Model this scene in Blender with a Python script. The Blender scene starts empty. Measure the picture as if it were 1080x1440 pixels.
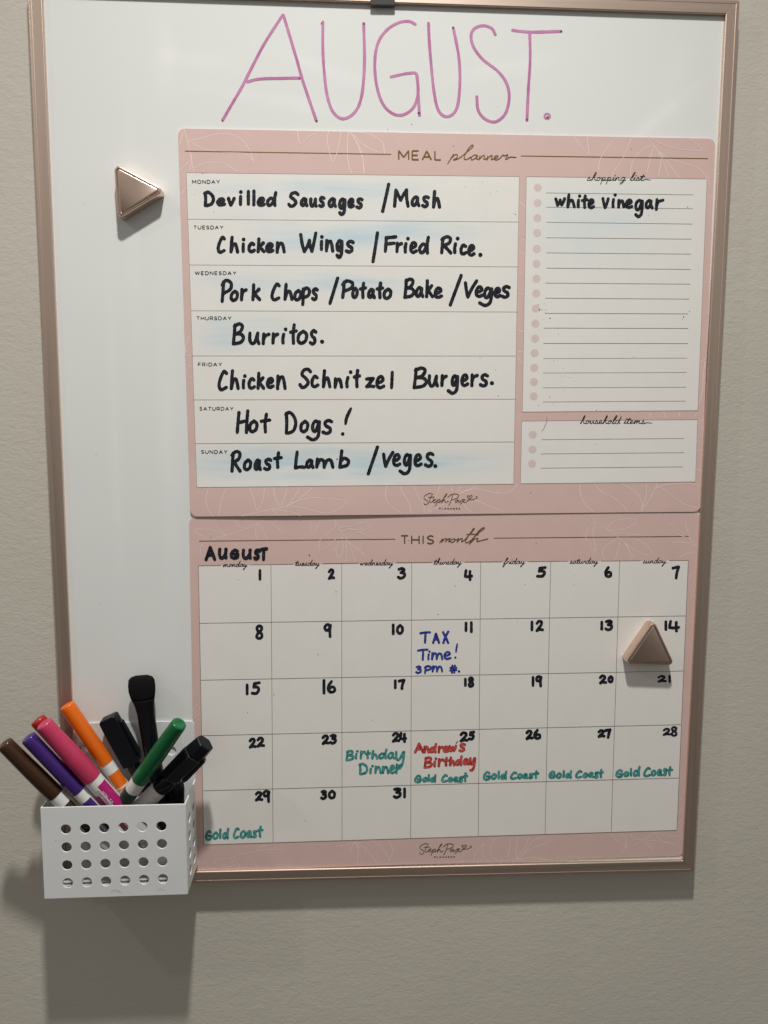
import bpy, bmesh, math, random
from mathutils import Vector, Matrix, noise

S = bpy.context.scene
C = S.collection
random.seed(7)

# ------------------------------------------------------------------ camera
# board space: x right, y down (mm, from the top left corner of the meal planner), h = height off the board
F_PX = 1082.0
ANG = (1.03435198e-01, -5.77273686e-02, -4.02611172e-03)
TR = (-156.783641, -291.352881, 585.105707)
def _rot(a):
    rx, ry, rz = a
    X = Matrix(((1,0,0),(0,math.cos(rx),-math.sin(rx)),(0,math.sin(rx),math.cos(rx))))
    Y = Matrix(((math.cos(ry),0,math.sin(ry)),(0,1,0),(-math.sin(ry),0,math.cos(ry))))
    Z = Matrix(((math.cos(rz),-math.sin(rz),0),(math.sin(rz),math.cos(rz),0),(0,0,1)))
    return X @ Y @ Z
RM = _rot(ANG)
RT = RM.transposed()
CB = -(RT @ Vector(TR))                       # camera in board space (mm)
def to_world(b):                              # board space (x, y, z into wall) -> blender metres
    return Vector(((b[0]-150)/1000, b[2]/1000, (250-b[1])/1000))
def bw(x, y, h=0.0):
    return to_world((x, y, -h))
def P(px, py, h=0.0):                         # photograph point lying h mm off the board
    d = RT @ Vector(((px-540)/F_PX, (py-720)/F_PX, 1))
    t = (-h - CB.z) / d.z
    return to_world(CB + d*t)

cam_d = bpy.data.cameras.new('camera')
cam = bpy.data.objects.new('camera', cam_d)
C.objects.link(cam)
S.camera = cam
def dirw(v): return Vector((v[0], v[2], -v[1]))
rx = dirw(RT @ Vector((1,0,0))); up = dirw(RT @ Vector((0,-1,0))); bk = dirw(RT @ Vector((0,0,-1)))
M = Matrix((rx, up, bk)).transposed().to_4x4()
M.translation = to_world(CB)
cam.matrix_world = M
cam_d.sensor_fit = 'VERTICAL'
cam_d.sensor_height = 24
cam_d.sensor_width = 18
cam_d.lens = F_PX/1440*24
cam_d.clip_start = 0.01
cam_d.clip_end = 50

# ------------------------------------------------------------------ world: dim room light, paler above, darker below
W = bpy.data.worlds.new('World')
S.world = W
W.use_nodes = True
nt = W.node_tree
nt.nodes.clear()
wo = nt.nodes.new('ShaderNodeOutputWorld'); wb = nt.nodes.new('ShaderNodeBackground')
tc = nt.nodes.new('ShaderNodeTexCoord'); sp = nt.nodes.new('ShaderNodeSeparateXYZ')
mr = nt.nodes.new('ShaderNodeMapRange'); cr = nt.nodes.new('ShaderNodeValToRGB')
nt.links.new(tc.outputs['Generated'], sp.inputs[0])
nt.links.new(sp.outputs['Z'], mr.inputs[0])
mr.inputs[1].default_value = -1; mr.inputs[2].default_value = 1
nt.links.new(mr.outputs[0], cr.inputs[0])
e = cr.color_ramp.elements
e[0].color = (0.075, 0.068, 0.058, 1)
e[1].color = (0.22, 0.21, 0.20, 1)
k_ = e.new(.47); k_.color = (0.15, 0.14, 0.128, 1)
k_ = e.new(.60); k_.color = (0.42, 0.40, 0.37, 1)
nt.links.new(cr.outputs[0], wb.inputs[0])
wb.inputs[1].default_value = 0.85
nt.links.new(wb.outputs[0], wo.inputs[0])

# ------------------------------------------------------------------ lamps: two small ceiling lights
def lamp(name, pos, power, radius, col, kind='POINT'):
    d = bpy.data.lights.new(name, kind)
    d.energy = power; d.shadow_soft_size = radius; d.color = col
    o = bpy.data.objects.new(name, d); o.location = pos
    C.objects.link(o)
    return o
dl = lamp('ceiling_light', bw(135, -870, 560), 78, 0.034, (1, 0.972, 0.93), 'SPOT')   # recessed downlight, facing the floor
dl.data.spot_size = math.radians(112); dl.data.spot_blend = 1.0
lamp('ceiling_light', bw(-1400, -1150, 900), 12.5, 0.03, (1, 0.96, 0.91))

S.view_settings.view_transform = 'Standard'
S.view_settings.look = 'None'
S.view_settings.exposure = 0
S.view_settings.gamma = 1

# ------------------------------------------------------------------ materials
def lin(r, g, b):
    f = lambda c: (c/255/12.92 if c/255 <= .04045 else ((c/255+.055)/1.055)**2.4)
    return (f(r), f(g), f(b), 1)
def mat(name, col, rough=.5, metal=0, spec=.5, var=0, vscale=40, bump=0, bscale=300, stretch=None, rvar=0, col2=None,
        coat=0, bdist=.001, attr=None, attr_col=None, emis=None, bdetail=3):
    m = bpy.data.materials.new(name)
    m.use_nodes = True
    n = m.node_tree.nodes; l = m.node_tree.links
    b = n['Principled BSDF']
    b.inputs['Roughness'].default_value = rough
    b.inputs['Metallic'].default_value = metal
    b.inputs['Specular IOR Level'].default_value = spec
    b.inputs['Coat Weight'].default_value = coat
    b.inputs['Coat Roughness'].default_value = .12
    b.inputs['Base Color'].default_value = col
    tc = n.new('ShaderNodeTexCoord'); src = tc.outputs['Object']
    if stretch:
        mp = n.new('ShaderNodeMapping'); mp.inputs['Scale'].default_value = stretch
        l.new(src, mp.inputs[0]); src = mp.outputs[0]
    out = None
    if var or col2:
        nz = n.new('ShaderNodeTexNoise'); nz.inputs['Scale'].default_value = vscale; nz.inputs['Detail'].default_value = 5
        l.new(src, nz.inputs[0])
        mx = n.new('ShaderNodeMix'); mx.data_type = 'RGBA'
        rp = n.new('ShaderNodeMapRange'); rp.inputs[1].default_value = .3; rp.inputs[2].default_value = .7
        l.new(nz.outputs[0], rp.inputs[0]); l.new(rp.outputs[0], mx.inputs[0])
        c2 = col2 or tuple(c*(1-var) for c in col[:3])+(1,)
        mx.inputs[6].default_value = col; mx.inputs[7].default_value = c2
        out = mx.outputs[2]
    if attr:
        at = n.new('ShaderNodeAttribute'); at.attribute_name = attr
        mx = n.new('ShaderNodeMix'); mx.data_type = 'RGBA'
        l.new(at.outputs['Fac'], mx.inputs[0])
        if out: l.new(out, mx.inputs[6])
        else: mx.inputs[6].default_value = col
        mx.inputs[7].default_value = attr_col
        out = mx.outputs[2]
    if out: l.new(out, b.inputs['Base Color'])
    if rvar:
        nz = n.new('ShaderNodeTexNoise'); nz.inputs['Scale'].default_value = vscale*.6; nz.inputs['Detail'].default_value = 4
        l.new(src, nz.inputs[0])
        rp = n.new('ShaderNodeMapRange'); rp.inputs[3].default_value = rough-rvar; rp.inputs[4].default_value = rough+rvar
        l.new(nz.outputs[0], rp.inputs[0]); l.new(rp.outputs[0], b.inputs['Roughness'])
    if bump:
        nz = n.new('ShaderNodeTexNoise'); nz.inputs['Scale'].default_value = bscale; nz.inputs['Detail'].default_value = bdetail
        l.new(src, nz.inputs[0])
        bp = n.new('ShaderNodeBump'); bp.inputs['Strength'].default_value = bump; bp.inputs['Distance'].default_value = bdist
        l.new(nz.outputs[0], bp.inputs['Height']); l.new(bp.outputs[0], b.inputs['Normal'])
    return m

MT = dict(
    wall=mat('painted plaster', (.595,.565,.495,1), .75, spec=.25, var=.07, vscale=5),
    board=mat('enamel', (.79,.81,.79,1), .20, spec=.5, var=.02, vscale=5, rvar=.05, bump=.03, bscale=4, bdist=.004, attr='stain_sheen', attr_col=(.90,.91,.90,1)),
    rose=mat('brushed rose gold', (.82,.65,.54,1), .42, metal=1, var=.12, vscale=60, rvar=.06, bump=.05, bscale=500, bdist=.0003),
    rail_v=mat('brushed rail upright', (.82,.655,.55,1), .40, metal=1, var=.22, vscale=260, stretch=(1,1,.012), rvar=.06),
    rail_h=mat('brushed rail level', (.82,.655,.55,1), .40, metal=1, var=.22, vscale=260, stretch=(.012,1,1), rvar=.06),
    magnet=mat('copper plating', (.76,.585,.49,1), .30, metal=1, var=.06, vscale=300, bump=.02, bscale=900, bdist=.0002),
    clip=mat('grey clip', (.09,.085,.08,1), .45),
    pink=mat('pink print', (.71,.515,.475,1), .5, spec=.35, var=.035, vscale=60, bump=.05, bscale=700, bdist=.0002),
    sheet=mat('sheet edge', (.5,.42,.4,1), .5),
    panel=mat('white print', (.85,.832,.79,1), .5, spec=.35, var=.03, vscale=50, attr='stain_sheen', attr_col=(.47,.68,.78,1), bump=.06, bscale=900, bdist=.0002),
    leaf=mat('pale line art', (.88,.75,.70,1), .5),
    leaf2=mat('faint line art', (.86,.70,.65,1), .5),
    gold=mat('gold foil', (.34,.215,.065,1), .34, metal=.65, var=.3, vscale=90),
    rule=mat('grey rule', (.23,.21,.19,1), .6),
    grid=mat('brown rule', (.13,.10,.085,1), .6),
    bullet=mat('pink bullet', (.75,.63,.60,1), .5, var=.08, vscale=500),
    print=mat('black print', (.014,.012,.014,1), .5),
    black=mat('black marker ink', (.0065,.008,.014,1), .6, spec=.2, col2=(.004,.004,.005,1), vscale=300),
    title=mat('magenta marker ink', (.46,.135,.31,1), .4, col2=(.60,.25,.44,1), vscale=90),
    titledot=mat('pooled magenta ink', (.16,.03,.10,1), .4),
    teal=mat('teal marker ink', (.012,.20,.175,1), .45, col2=(.09,.38,.33,1), vscale=420),
    red=mat('red marker ink', (.47,.03,.035,1), .45, col2=(.60,.10,.09,1), vscale=420),
    blue=mat('blue marker ink', (.012,.022,.24,1), .45, col2=(.04,.07,.38,1), vscale=420),
    speck=mat('ink speck', (.05,.045,.045,1), .6),
    basket=mat('powder coated steel', (.78,.80,.80,1), .42, spec=.45, bump=.12, bscale=1500, bdist=.0002, var=.03, vscale=30),
    white_pl=mat('white barrel', (.74,.735,.72,1), .35, var=.05, vscale=80),
    c_brown=mat('brown cap', (.055,.022,.010,1), .2, var=.25, vscale=40),
    c_purple=mat('purple cap', (.052,.018,.175,1), .2, var=.15, vscale=40),
    c_red=mat('red cap', (.40,.015,.018,1), .3, var=.15, vscale=40),
    c_pink=mat('pink cap', (.56,.045,.125,1), .24, var=.12, vscale=40),
    c_orange=mat('orange cap', (.80,.155,.008,1), .22, var=.1, vscale=40),
    c_green=mat('green cap', (.003,.135,.042,1), .22, var=.15, vscale=40),
    c_dkgreen=mat('dark green band', (.003,.045,.02,1), .35),
    c_black=mat('black cap', (.005,.006,.009,1), .4, spec=.22, bump=.1, bscale=900, bdist=.0002),
    c_blackg=mat('glossy black', (.003,.003,.005,1), .2, spec=.35),
    felt=mat('black felt', (.006,.006,.007,1), .9, spec=.15, bump=.6, bscale=1200, bdist=.0006),
    smoke=mat('smoky cap', (.012,.013,.017,1), .14, spec=.45),
    magenta=mat('magenta band', (.44,.010,.16,1), .35, var=.1, vscale=200),
)
def ink_mat(name, dark, light, lo=.15, hi=.75, rough=.5, scale=260, amt=1.0):
    m = bpy.data.materials.new(name); m.use_nodes = True
    n = m.node_tree.nodes; l = m.node_tree.links; b = n['Principled BSDF']
    b.inputs['Roughness'].default_value = rough; b.inputs['Specular IOR Level'].default_value = .25
    at = n.new('ShaderNodeAttribute'); at.attribute_name = 'edge'
    tc = n.new('ShaderNodeTexCoord'); nz = n.new('ShaderNodeTexNoise'); nz.inputs['Scale'].default_value = scale; nz.inputs['Detail'].default_value = 4
    l.new(tc.outputs['Object'], nz.inputs[0])
    r = n.new('ShaderNodeMapRange'); r.inputs[1].default_value = .35; r.inputs[2].default_value = .65; l.new(nz.outputs[0], r.inputs[0])
    iv = n.new('ShaderNodeMapRange'); iv.inputs[1].default_value = lo; iv.inputs[2].default_value = hi; iv.inputs[3].default_value = 1; iv.inputs[4].default_value = .15; l.new(at.outputs['Fac'], iv.inputs[0])
    mu = n.new('ShaderNodeMath'); mu.operation = 'MULTIPLY'; l.new(r.outputs[0], mu.inputs[0]); l.new(iv.outputs[0], mu.inputs[1])
    m2 = n.new('ShaderNodeMath'); m2.operation = 'MULTIPLY'; m2.inputs[1].default_value = amt; l.new(mu.outputs[0], m2.inputs[0])
    mx = n.new('ShaderNodeMix'); mx.data_type = 'RGBA'; mx.inputs[6].default_value = dark; mx.inputs[7].default_value = light
    l.new(m2.outputs[0], mx.inputs[0]); l.new(mx.outputs[2], b.inputs['Base Color'])
    MT[name] = m
ink_mat('black', (.0055,.007,.013,1), (.03,.033,.042,1), scale=180)
ink_mat('title', (.50,.17,.365,1), (.66,.33,.53,1), lo=-.6, hi=1.2, scale=70)
ink_mat('teal', (.008,.19,.18,1), (.14,.52,.47,1), scale=330)
ink_mat('red', (.43,.02,.025,1), (.72,.17,.14,1), scale=330)
ink_mat('blue', (.010,.018,.22,1), (.07,.13,.50,1), scale=330)
# wall relief: two scales of roller texture
def wall_relief(m):
    n = m.node_tree.nodes; l = m.node_tree.links; b = n['Principled BSDF']
    tc = n.new('ShaderNodeTexCoord')
    mp = n.new('ShaderNodeMapping'); mp.inputs['Scale'].default_value = (.75, 1, 1.25)
    l.new(tc.outputs['Object'], mp.inputs[0])
    a = n.new('ShaderNodeTexNoise'); a.inputs['Scale'].default_value = 330; a.inputs['Detail'].default_value = 3; a.inputs['Roughness'].default_value = .5
    a.inputs['Distortion'].default_value = .6
    c = n.new('ShaderNodeTexNoise'); c.inputs['Scale'].default_value = 120; c.inputs['Detail'].default_value = 2
    l.new(mp.outputs[0], a.inputs[0]); l.new(mp.outputs[0], c.inputs[0])
    ad = n.new('ShaderNodeMath'); ad.operation = 'MULTIPLY_ADD'; ad.inputs[1].default_value = .8
    l.new(c.outputs[0], ad.inputs[0]); l.new(a.outputs[0], ad.inputs[2])
    bp = n.new('ShaderNodeBump'); bp.inputs['Strength'].default_value = .5; bp.inputs['Distance'].default_value = .00055
    l.new(ad.outputs[0], bp.inputs['Height']); l.new(bp.outputs[0], b.inputs['Normal'])
wall_relief(MT['wall'])

# ------------------------------------------------------------------ mesh helpers
def mesh_obj(name, verts, faces, m, parent=None, smooth=False, inv=None):
    me = bpy.data.meshes.new(name)
    if inv is not None: verts = [inv @ Vector(v) for v in verts]
    me.from_pydata([tuple(v) for v in verts], [], faces)
    me.materials.append(MT[m] if isinstance(m, str) else m)
    if smooth: me.polygons.foreach_set('use_smooth', [True]*len(me.polygons))
    me.update()
    o = bpy.data.objects.new(name, me)
    C.objects.link(o)
    if parent is not None: o.parent = parent
    return o
def fix_normals(o):
    bm = bmesh.new(); bm.from_mesh(o.data)
    bmesh.ops.recalc_face_normals(bm, faces=bm.faces[:])
    bm.to_mesh(o.data); bm.free()
def thing(name, label, cat, loc=(0,0,0), group=None, mw=None):
    o = bpy.data.objects.new(name, None); C.objects.link(o)
    o.empty_display_size = .02
    if mw is not None: o.matrix_world = mw
    else: o.location = loc
    o['label'] = label; o['category'] = cat
    if group: o['group'] = group
    return o
def bevel(o, w, seg=2, angle=35):
    b = o.modifiers.new('bevel', 'BEVEL'); b.width = w; b.segments = seg; b.limit_method = 'ANGLE'; b.angle_limit = math.radians(angle)
    return o

# ------------------------------------------------------------------ the wall
WALL_H = -10.5
a, b_, c, d = bw(-1700,-1500,WALL_H), bw(2100,-1500,WALL_H), bw(2100,1900,WALL_H), bw(-1700,1900,WALL_H)
wl = mesh_obj('wall', [a,b_,c,d], [(0,3,2,1)], 'wall')
wl['kind'] = 'structure'

# ------------------------------------------------------------------ whiteboard
TL = P(36,-36,3); TRc = P(1041.5,-1,3); BR = P(977.3,1227,3); BL = P(93,1248,3)
wb_ = thing('whiteboard', 'white magnetic whiteboard in a rose gold frame hanging on the textured wall', 'whiteboard', loc=P(540,1236,WALL_H))
INV = wb_.matrix_basis.inverted()
def loc_inv(t): return Matrix.Translation(-t.matrix_basis.translation)
wi = loc_inv(wb_)
def atH(v, h): return Vector((v.x, -h/1000, v.z))
corners = [TL, TRc, BR, BL]
cen = sum(corners, Vector())/4
def offset_poly(poly, dist):                 # inset a convex XZ polygon by dist (m)
    n = len(poly); res = []
    cc = sum(poly, Vector())/n
    for i in range(n):
        p0, p1, p2 = poly[i-1], poly[i], poly[(i+1)%n]
        d1 = Vector((p1.x-p0.x, 0, p1.z-p0.z)).normalized(); d2 = Vector((p2.x-p1.x, 0, p2.z-p1.z)).normalized()
        n1 = Vector((-d1.z, 0, d1.x)); n2 = Vector((-d2.z, 0, d2.x))
        if n1.dot(cc-p1) < 0: n1.negate()
        if n2.dot(cc-p1) < 0: n2.negate()
        bis = (n1+n2); k = dist/ (bis.length_squared/2) if bis.length_squared > 1e-9 else 0
        res.append(Vector((p1.x+bis.x*k, p1.y, p1.z+bis.z*k)))
    return res
# rail profile: (inset from outer edge mm, height mm)
PROF = [(0,-10.4),(0,1.6),(.5,2.4),(1.4,2.9),(3.3,3.1),(3.5,2.75),(3.8,3.1),(10.6,3.1),(11.2,2.6),(11.2,-2)]
rings = [[atH(v, h) for v in offset_poly(corners, w/1000)] for w, h in PROF]
for i in range(4):
    j = (i+1) % 4
    vs, fs = [], []
    for r in rings:
        d = (r[j]-r[i]).normalized()*.00006
        vs += [r[i]+d, r[j]-d]
    n = len(rings)
    for k in range(n):
        k2 = (k+1) % n
        fs.append((2*k, 2*k+1, 2*k2+1, 2*k2))
    fs.append(tuple(2*k for k in range(n))); fs.append(tuple(2*k+1 for k in range(n))[::-1])
    o = mesh_obj('frame_rail', vs, fs, 'rail_h' if i in (0,2) else 'rail_v', wb_, inv=wi)
    fix_normals(o)
    bevel(o, .00018, 1, 20)
ip = offset_poly(corners, .0105)
v0 = [atH(v, 0) for v in ip]; v1 = [atH(v, -9) for v in ip]
bs = mesh_obj('writing_surface', v0+v1, [(4,5,6,7)]+[(i,(i+1)%4,4+(i+1)%4,4+i) for i in range(4)], 'board', wb_, inv=wi)
fix_normals(bs)
MT['board'] = MT['board']
SMEAR_SHEEN = [(855,205,120,5,-.75,.5),(900,150,110,7,-.62,.55),(700,60,90,10,-.2,.35),(380,110,110,9,.12,.4),(440,66,80,8,.3,.35),(250,60,70,14,.1,.3),(210,55,14,60,0,.3),(155,300,10,160,0,.25),(120,560,8,200,0,.3),(200,600,14,220,0,.35),(150,880,40,60,.7,.3),(620,120,70,12,.1,.25),(960,90,20,60,.2,.3)]  # pale bands: wipe smears, plus soft reflections painted into the board colour
def smear_sheen(x, y):
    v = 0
    for cx, cy, a_, b2, t_, s_ in SMEAR_SHEEN:
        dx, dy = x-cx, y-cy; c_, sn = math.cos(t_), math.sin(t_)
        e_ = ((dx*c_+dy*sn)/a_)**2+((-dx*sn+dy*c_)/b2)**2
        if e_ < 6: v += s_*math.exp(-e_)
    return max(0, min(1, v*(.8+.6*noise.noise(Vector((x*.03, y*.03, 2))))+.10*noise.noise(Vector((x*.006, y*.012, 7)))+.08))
def _grid(name, q4, nx, ny, m, parent, inv, fn):
    vs, px_ = [], []
    for j in range(ny+1):
        for i in range(nx+1):
            u, v = i/nx, j/ny
            p = (q4[0]*(1-u)+q4[1]*u)*(1-v)+(q4[3]*(1-u)+q4[2]*u)*v
            vs.append(p); px_.append((40+1000*u, -20+1240*v))
    R_ = nx+1
    o = mesh_obj(name, vs, [(j*R_+i, (j+1)*R_+i, (j+1)*R_+i+1, j*R_+i+1) for j in range(ny) for i in range(nx)], m, parent, inv=inv, smooth=True)
    at = o.data.attributes.new('stain_sheen', 'FLOAT', 'POINT'); at.data.foreach_set('value', [fn(x, y) for x, y in px_])
    return o
fs_ = _grid('enamel_face', v0, 150, 180, 'board', wb_, wi, smear_sheen)
# grey clip hooked over the top rail
q = [P(521,-14,5.5), P(555,-12,5.5), P(555.5,7.5,3.9), P(521,7,3.9)]
qb = [atH(v, 3.15) for v in q[:2]] + [atH(v, .1) for v in q[2:]]
o = mesh_obj('clip', q+qb, [(0,1,2,3),(7,6,5,4),(0,4,5,1),(1,5,6,2),(2,6,7,3),(3,7,4,0)], 'clip', wb_, inv=wi)
fix_normals(o); bevel(o, .0005)

# ------------------------------------------------------------------ planner sheets (magnetic, thin, very slightly lifted)
def sstep(a, b, x):
    t = max(0, min(1, (x-a)/(b-a))); return t*t*(3-2*t)
def lift_meal(px, py):
    t = sstep(640, 724, py); u = (px-255)/740
    return 1.1 + t*(.25 + 1.3*math.exp(-((u-.22)/.2)**2)) + .10*math.sin(px*.012+1)*math.sin(py*.011)
def lift_cal(px, py):
    u = (px-265)/715; t = 1-sstep(724, 790, py)
    return .75 + .12*math.sin(px*.011)*math.sin(py*.013+.6) + .25*(1-t)*sstep(1120,1220,py)*math.sin(max(0,u)*math.pi) - .1*t
def bil(q, u, v):
    ax = q[0][0]*(1-u)+q[1][0]*u; ay = q[0][1]*(1-u)+q[1][1]*u
    bx = q[3][0]*(1-u)+q[2][0]*u; by = q[3][1]*(1-u)+q[2][1]*u
    return ax*(1-v)+bx*v, ay*(1-v)+by*v
def sheet(name, q, lift, up_, m, parent, nx, ny, inv, rad=0, thick=0, attr=None, wmm=420, hmm=297):
    vs, fs = [], []
    vv = [j/ny for j in range(ny+1)]
    if rad:
        extra = [rad/hmm*(1-math.cos(k/6*math.pi/2)) for k in range(7)]
        vv = sorted(set([x for x in vv if rad/hmm < x < 1-rad/hmm] + extra + [1-e for e in extra]))
    ny = len(vv)-1
    px_ = []
    for v in vv:
        e = min(v, 1-v)*hmm
        ins = 0
        if rad and e < rad: ins = (rad-math.sqrt(max(0, rad*rad-(rad-e)**2)))/wmm
        for i in range(nx+1):
            u = ins+(1-2*ins)*i/nx
            x, y = bil(q, u, v)
            vs.append(P(x, y, lift(x, y)+up_)); px_.append((x, y))
    R_ = nx+1
    for j in range(ny):
        for i in range(nx):
            a = j*R_+i
            fs.append((a, a+R_, a+R_+1, a+1))
    if thick:
        n0 = len(vs)
        vs += [v + Vector((0, thick/1000, 0)) for v in vs[:n0]]
        for j in range(ny):
            for i in range(nx):
                a = n0+j*R_+i
                fs.append((a, a+1, a+R_+1, a+R_))
        ed = [i for i in range(R_)] + [j*R_+nx for j in range(1, ny+1)] + [ny*R_+i for i in range(nx-1, -1, -1)] + [j*R_ for j in range(ny-1, 0, -1)]
        for k in range(len(ed)):
            a, b = ed[k], ed[(k+1) % len(ed)]
            fs.append((a, b, n0+b, n0+a))
    o = mesh_obj(name, vs, fs, m, parent, inv=inv, smooth=not thick)
    if attr:
        at = o.data.attributes.new('stain_sheen', 'FLOAT', 'POINT')
        at.data.foreach_set('value', [attr(x, y) for x, y in px_])
    return o

# ink ribbons -------------------------------------------------------
def catmull(pts, n=7):
    if len(pts) < 3:
        (x0,y0),(x1,y1) = pts[0], pts[-1]
        k = 4
        return [(x0+(x1-x0)*i/k, y0+(y1-y0)*i/k) for i in range(k+1)]
    P_ = [(2*pts[0][0]-pts[1][0], 2*pts[0][1]-pts[1][1])]+list(pts)+[(2*pts[-1][0]-pts[-2][0], 2*pts[-1][1]-pts[-2][1])]
    if pts[0] == pts[-1]: P_[0] = pts[-2]; P_[-1] = pts[1]
    out = []
    for i in range(1, len(P_)-2):
        p0, p1, p2, p3 = P_[i-1:i+3]
        for k in range(n):
            t = k/n; t2 = t*t; t3 = t2*t
            out.append(tuple(.5*((2*p1[c])+(-p0[c]+p2[c])*t+(2*p0[c]-5*p1[c]+4*p2[c]-p3[c])*t2+(-p0[c]+3*p1[c]-3*p2[c]+p3[c])*t3) for c in (0,1)))
    out.append(tuple(pts[-1]))
    return out
class Ink:
    def __init__(s, lift, base, cap=True):
        s.v, s.f, s.lift, s.base, s.k, s.cap = [], [], lift, base, 0, cap; s.mid = set()
    def pt(s, x, y, extra=0):
        s.v.append(P(x, y, s.lift(x, y)+s.base+extra)); return len(s.v)-1
    def stroke(s, pts, w, wob=.10, smooth=True, taper=0):
        c = catmull(pts) if smooth else [tuple(p) for p in pts]
        d = [c[0]]
        for p in c[1:]:
            if math.hypot(p[0]-d[-1][0], p[1]-d[-1][1]) > .12: d.append(p)
        if len(d) < 2: return s.dot(c[0][0], c[0][1], w/2)
        c = d; n = len(c); s.k += 1
        ex = (s.k % 12)*.006
        ph = random.random()*50
        L = []; 
        for i, (x, y) in enumerate(c):
            a = c[max(0,i-1)]; b = c[min(n-1,i+1)]
            dx, dy = b[0]-a[0], b[1]-a[1]; l = math.hypot(dx, dy) or 1
            dx /= l; dy /= l
            ww = w/2*(1+wob*noise.noise(Vector((x*.35+ph, y*.35, 0)))*1.6)
            if taper: ww *= 1-taper*abs(2*i/(n-1)-1)**3
            e = ex+.004*i/n
            A_ = s.pt(x-dy*ww, y+dx*ww, e); B_ = s.pt(x+dy*ww, y-dx*ww, e); C_ = s.pt(x, y, e)
            s.mid.add(C_)
            L.append((A_, B_, dx, dy, ww, x, y, e, C_))
        for i in range(n-1):
            a, b = L[i], L[i+1]
            s.f.append((a[0], b[0], b[8], a[8])); s.f.append((a[8], b[8], b[1], a[1]))
        if s.cap:
            for end in (0, n-1):
                a = L[end]; sg = -1 if end == 0 else 1
                base = math.atan2(a[3], a[2])
                ids = []
                for k in range(1, 6):
                    an = base + sg*(math.pi/2 - k*math.pi/6)
                    if sg == -1: an = base+math.pi/2+k*math.pi/6
                    rr = a[4]*(1+.08*(random.random()-.5))
                    ids.append(s.pt(a[5]+math.cos(an)*rr, a[6]+math.sin(an)*rr, a[7]))
                ring = (a[0],)+tuple(ids)+(a[1],)
                for q_ in range(len(ring)-1): s.f.append((a[8], ring[q_], ring[q_+1]))
    def dot(s, x, y, r, irregular=.08):
        s.k += 1; ex = (s.k % 12)*.006
        ids = [s.pt(x+math.cos(t*math.pi/6)*r*(1+irregular*(random.random()-.5)*2), y+math.sin(t*math.pi/6)*r*(1+irregular*(random.random()-.5)*2), ex) for t in range(12)]
        s.f.append(tuple(ids))
    def build(s, name, m, parent, inv, label=None):
        o = mesh_obj(name, s.v, s.f, m, parent, inv=inv)
        if name in ('ink_blot', 'board_speck', 'leaf_drawing'): o['kind'] = 'stuff'
        at = o.data.attributes.new('edge', 'FLOAT', 'POINT')
        at.data.foreach_set('value', [0.0 if i in s.mid else 1.0 for i in range(len(s.v))])
        if label: o['label'] = label
        return o

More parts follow.
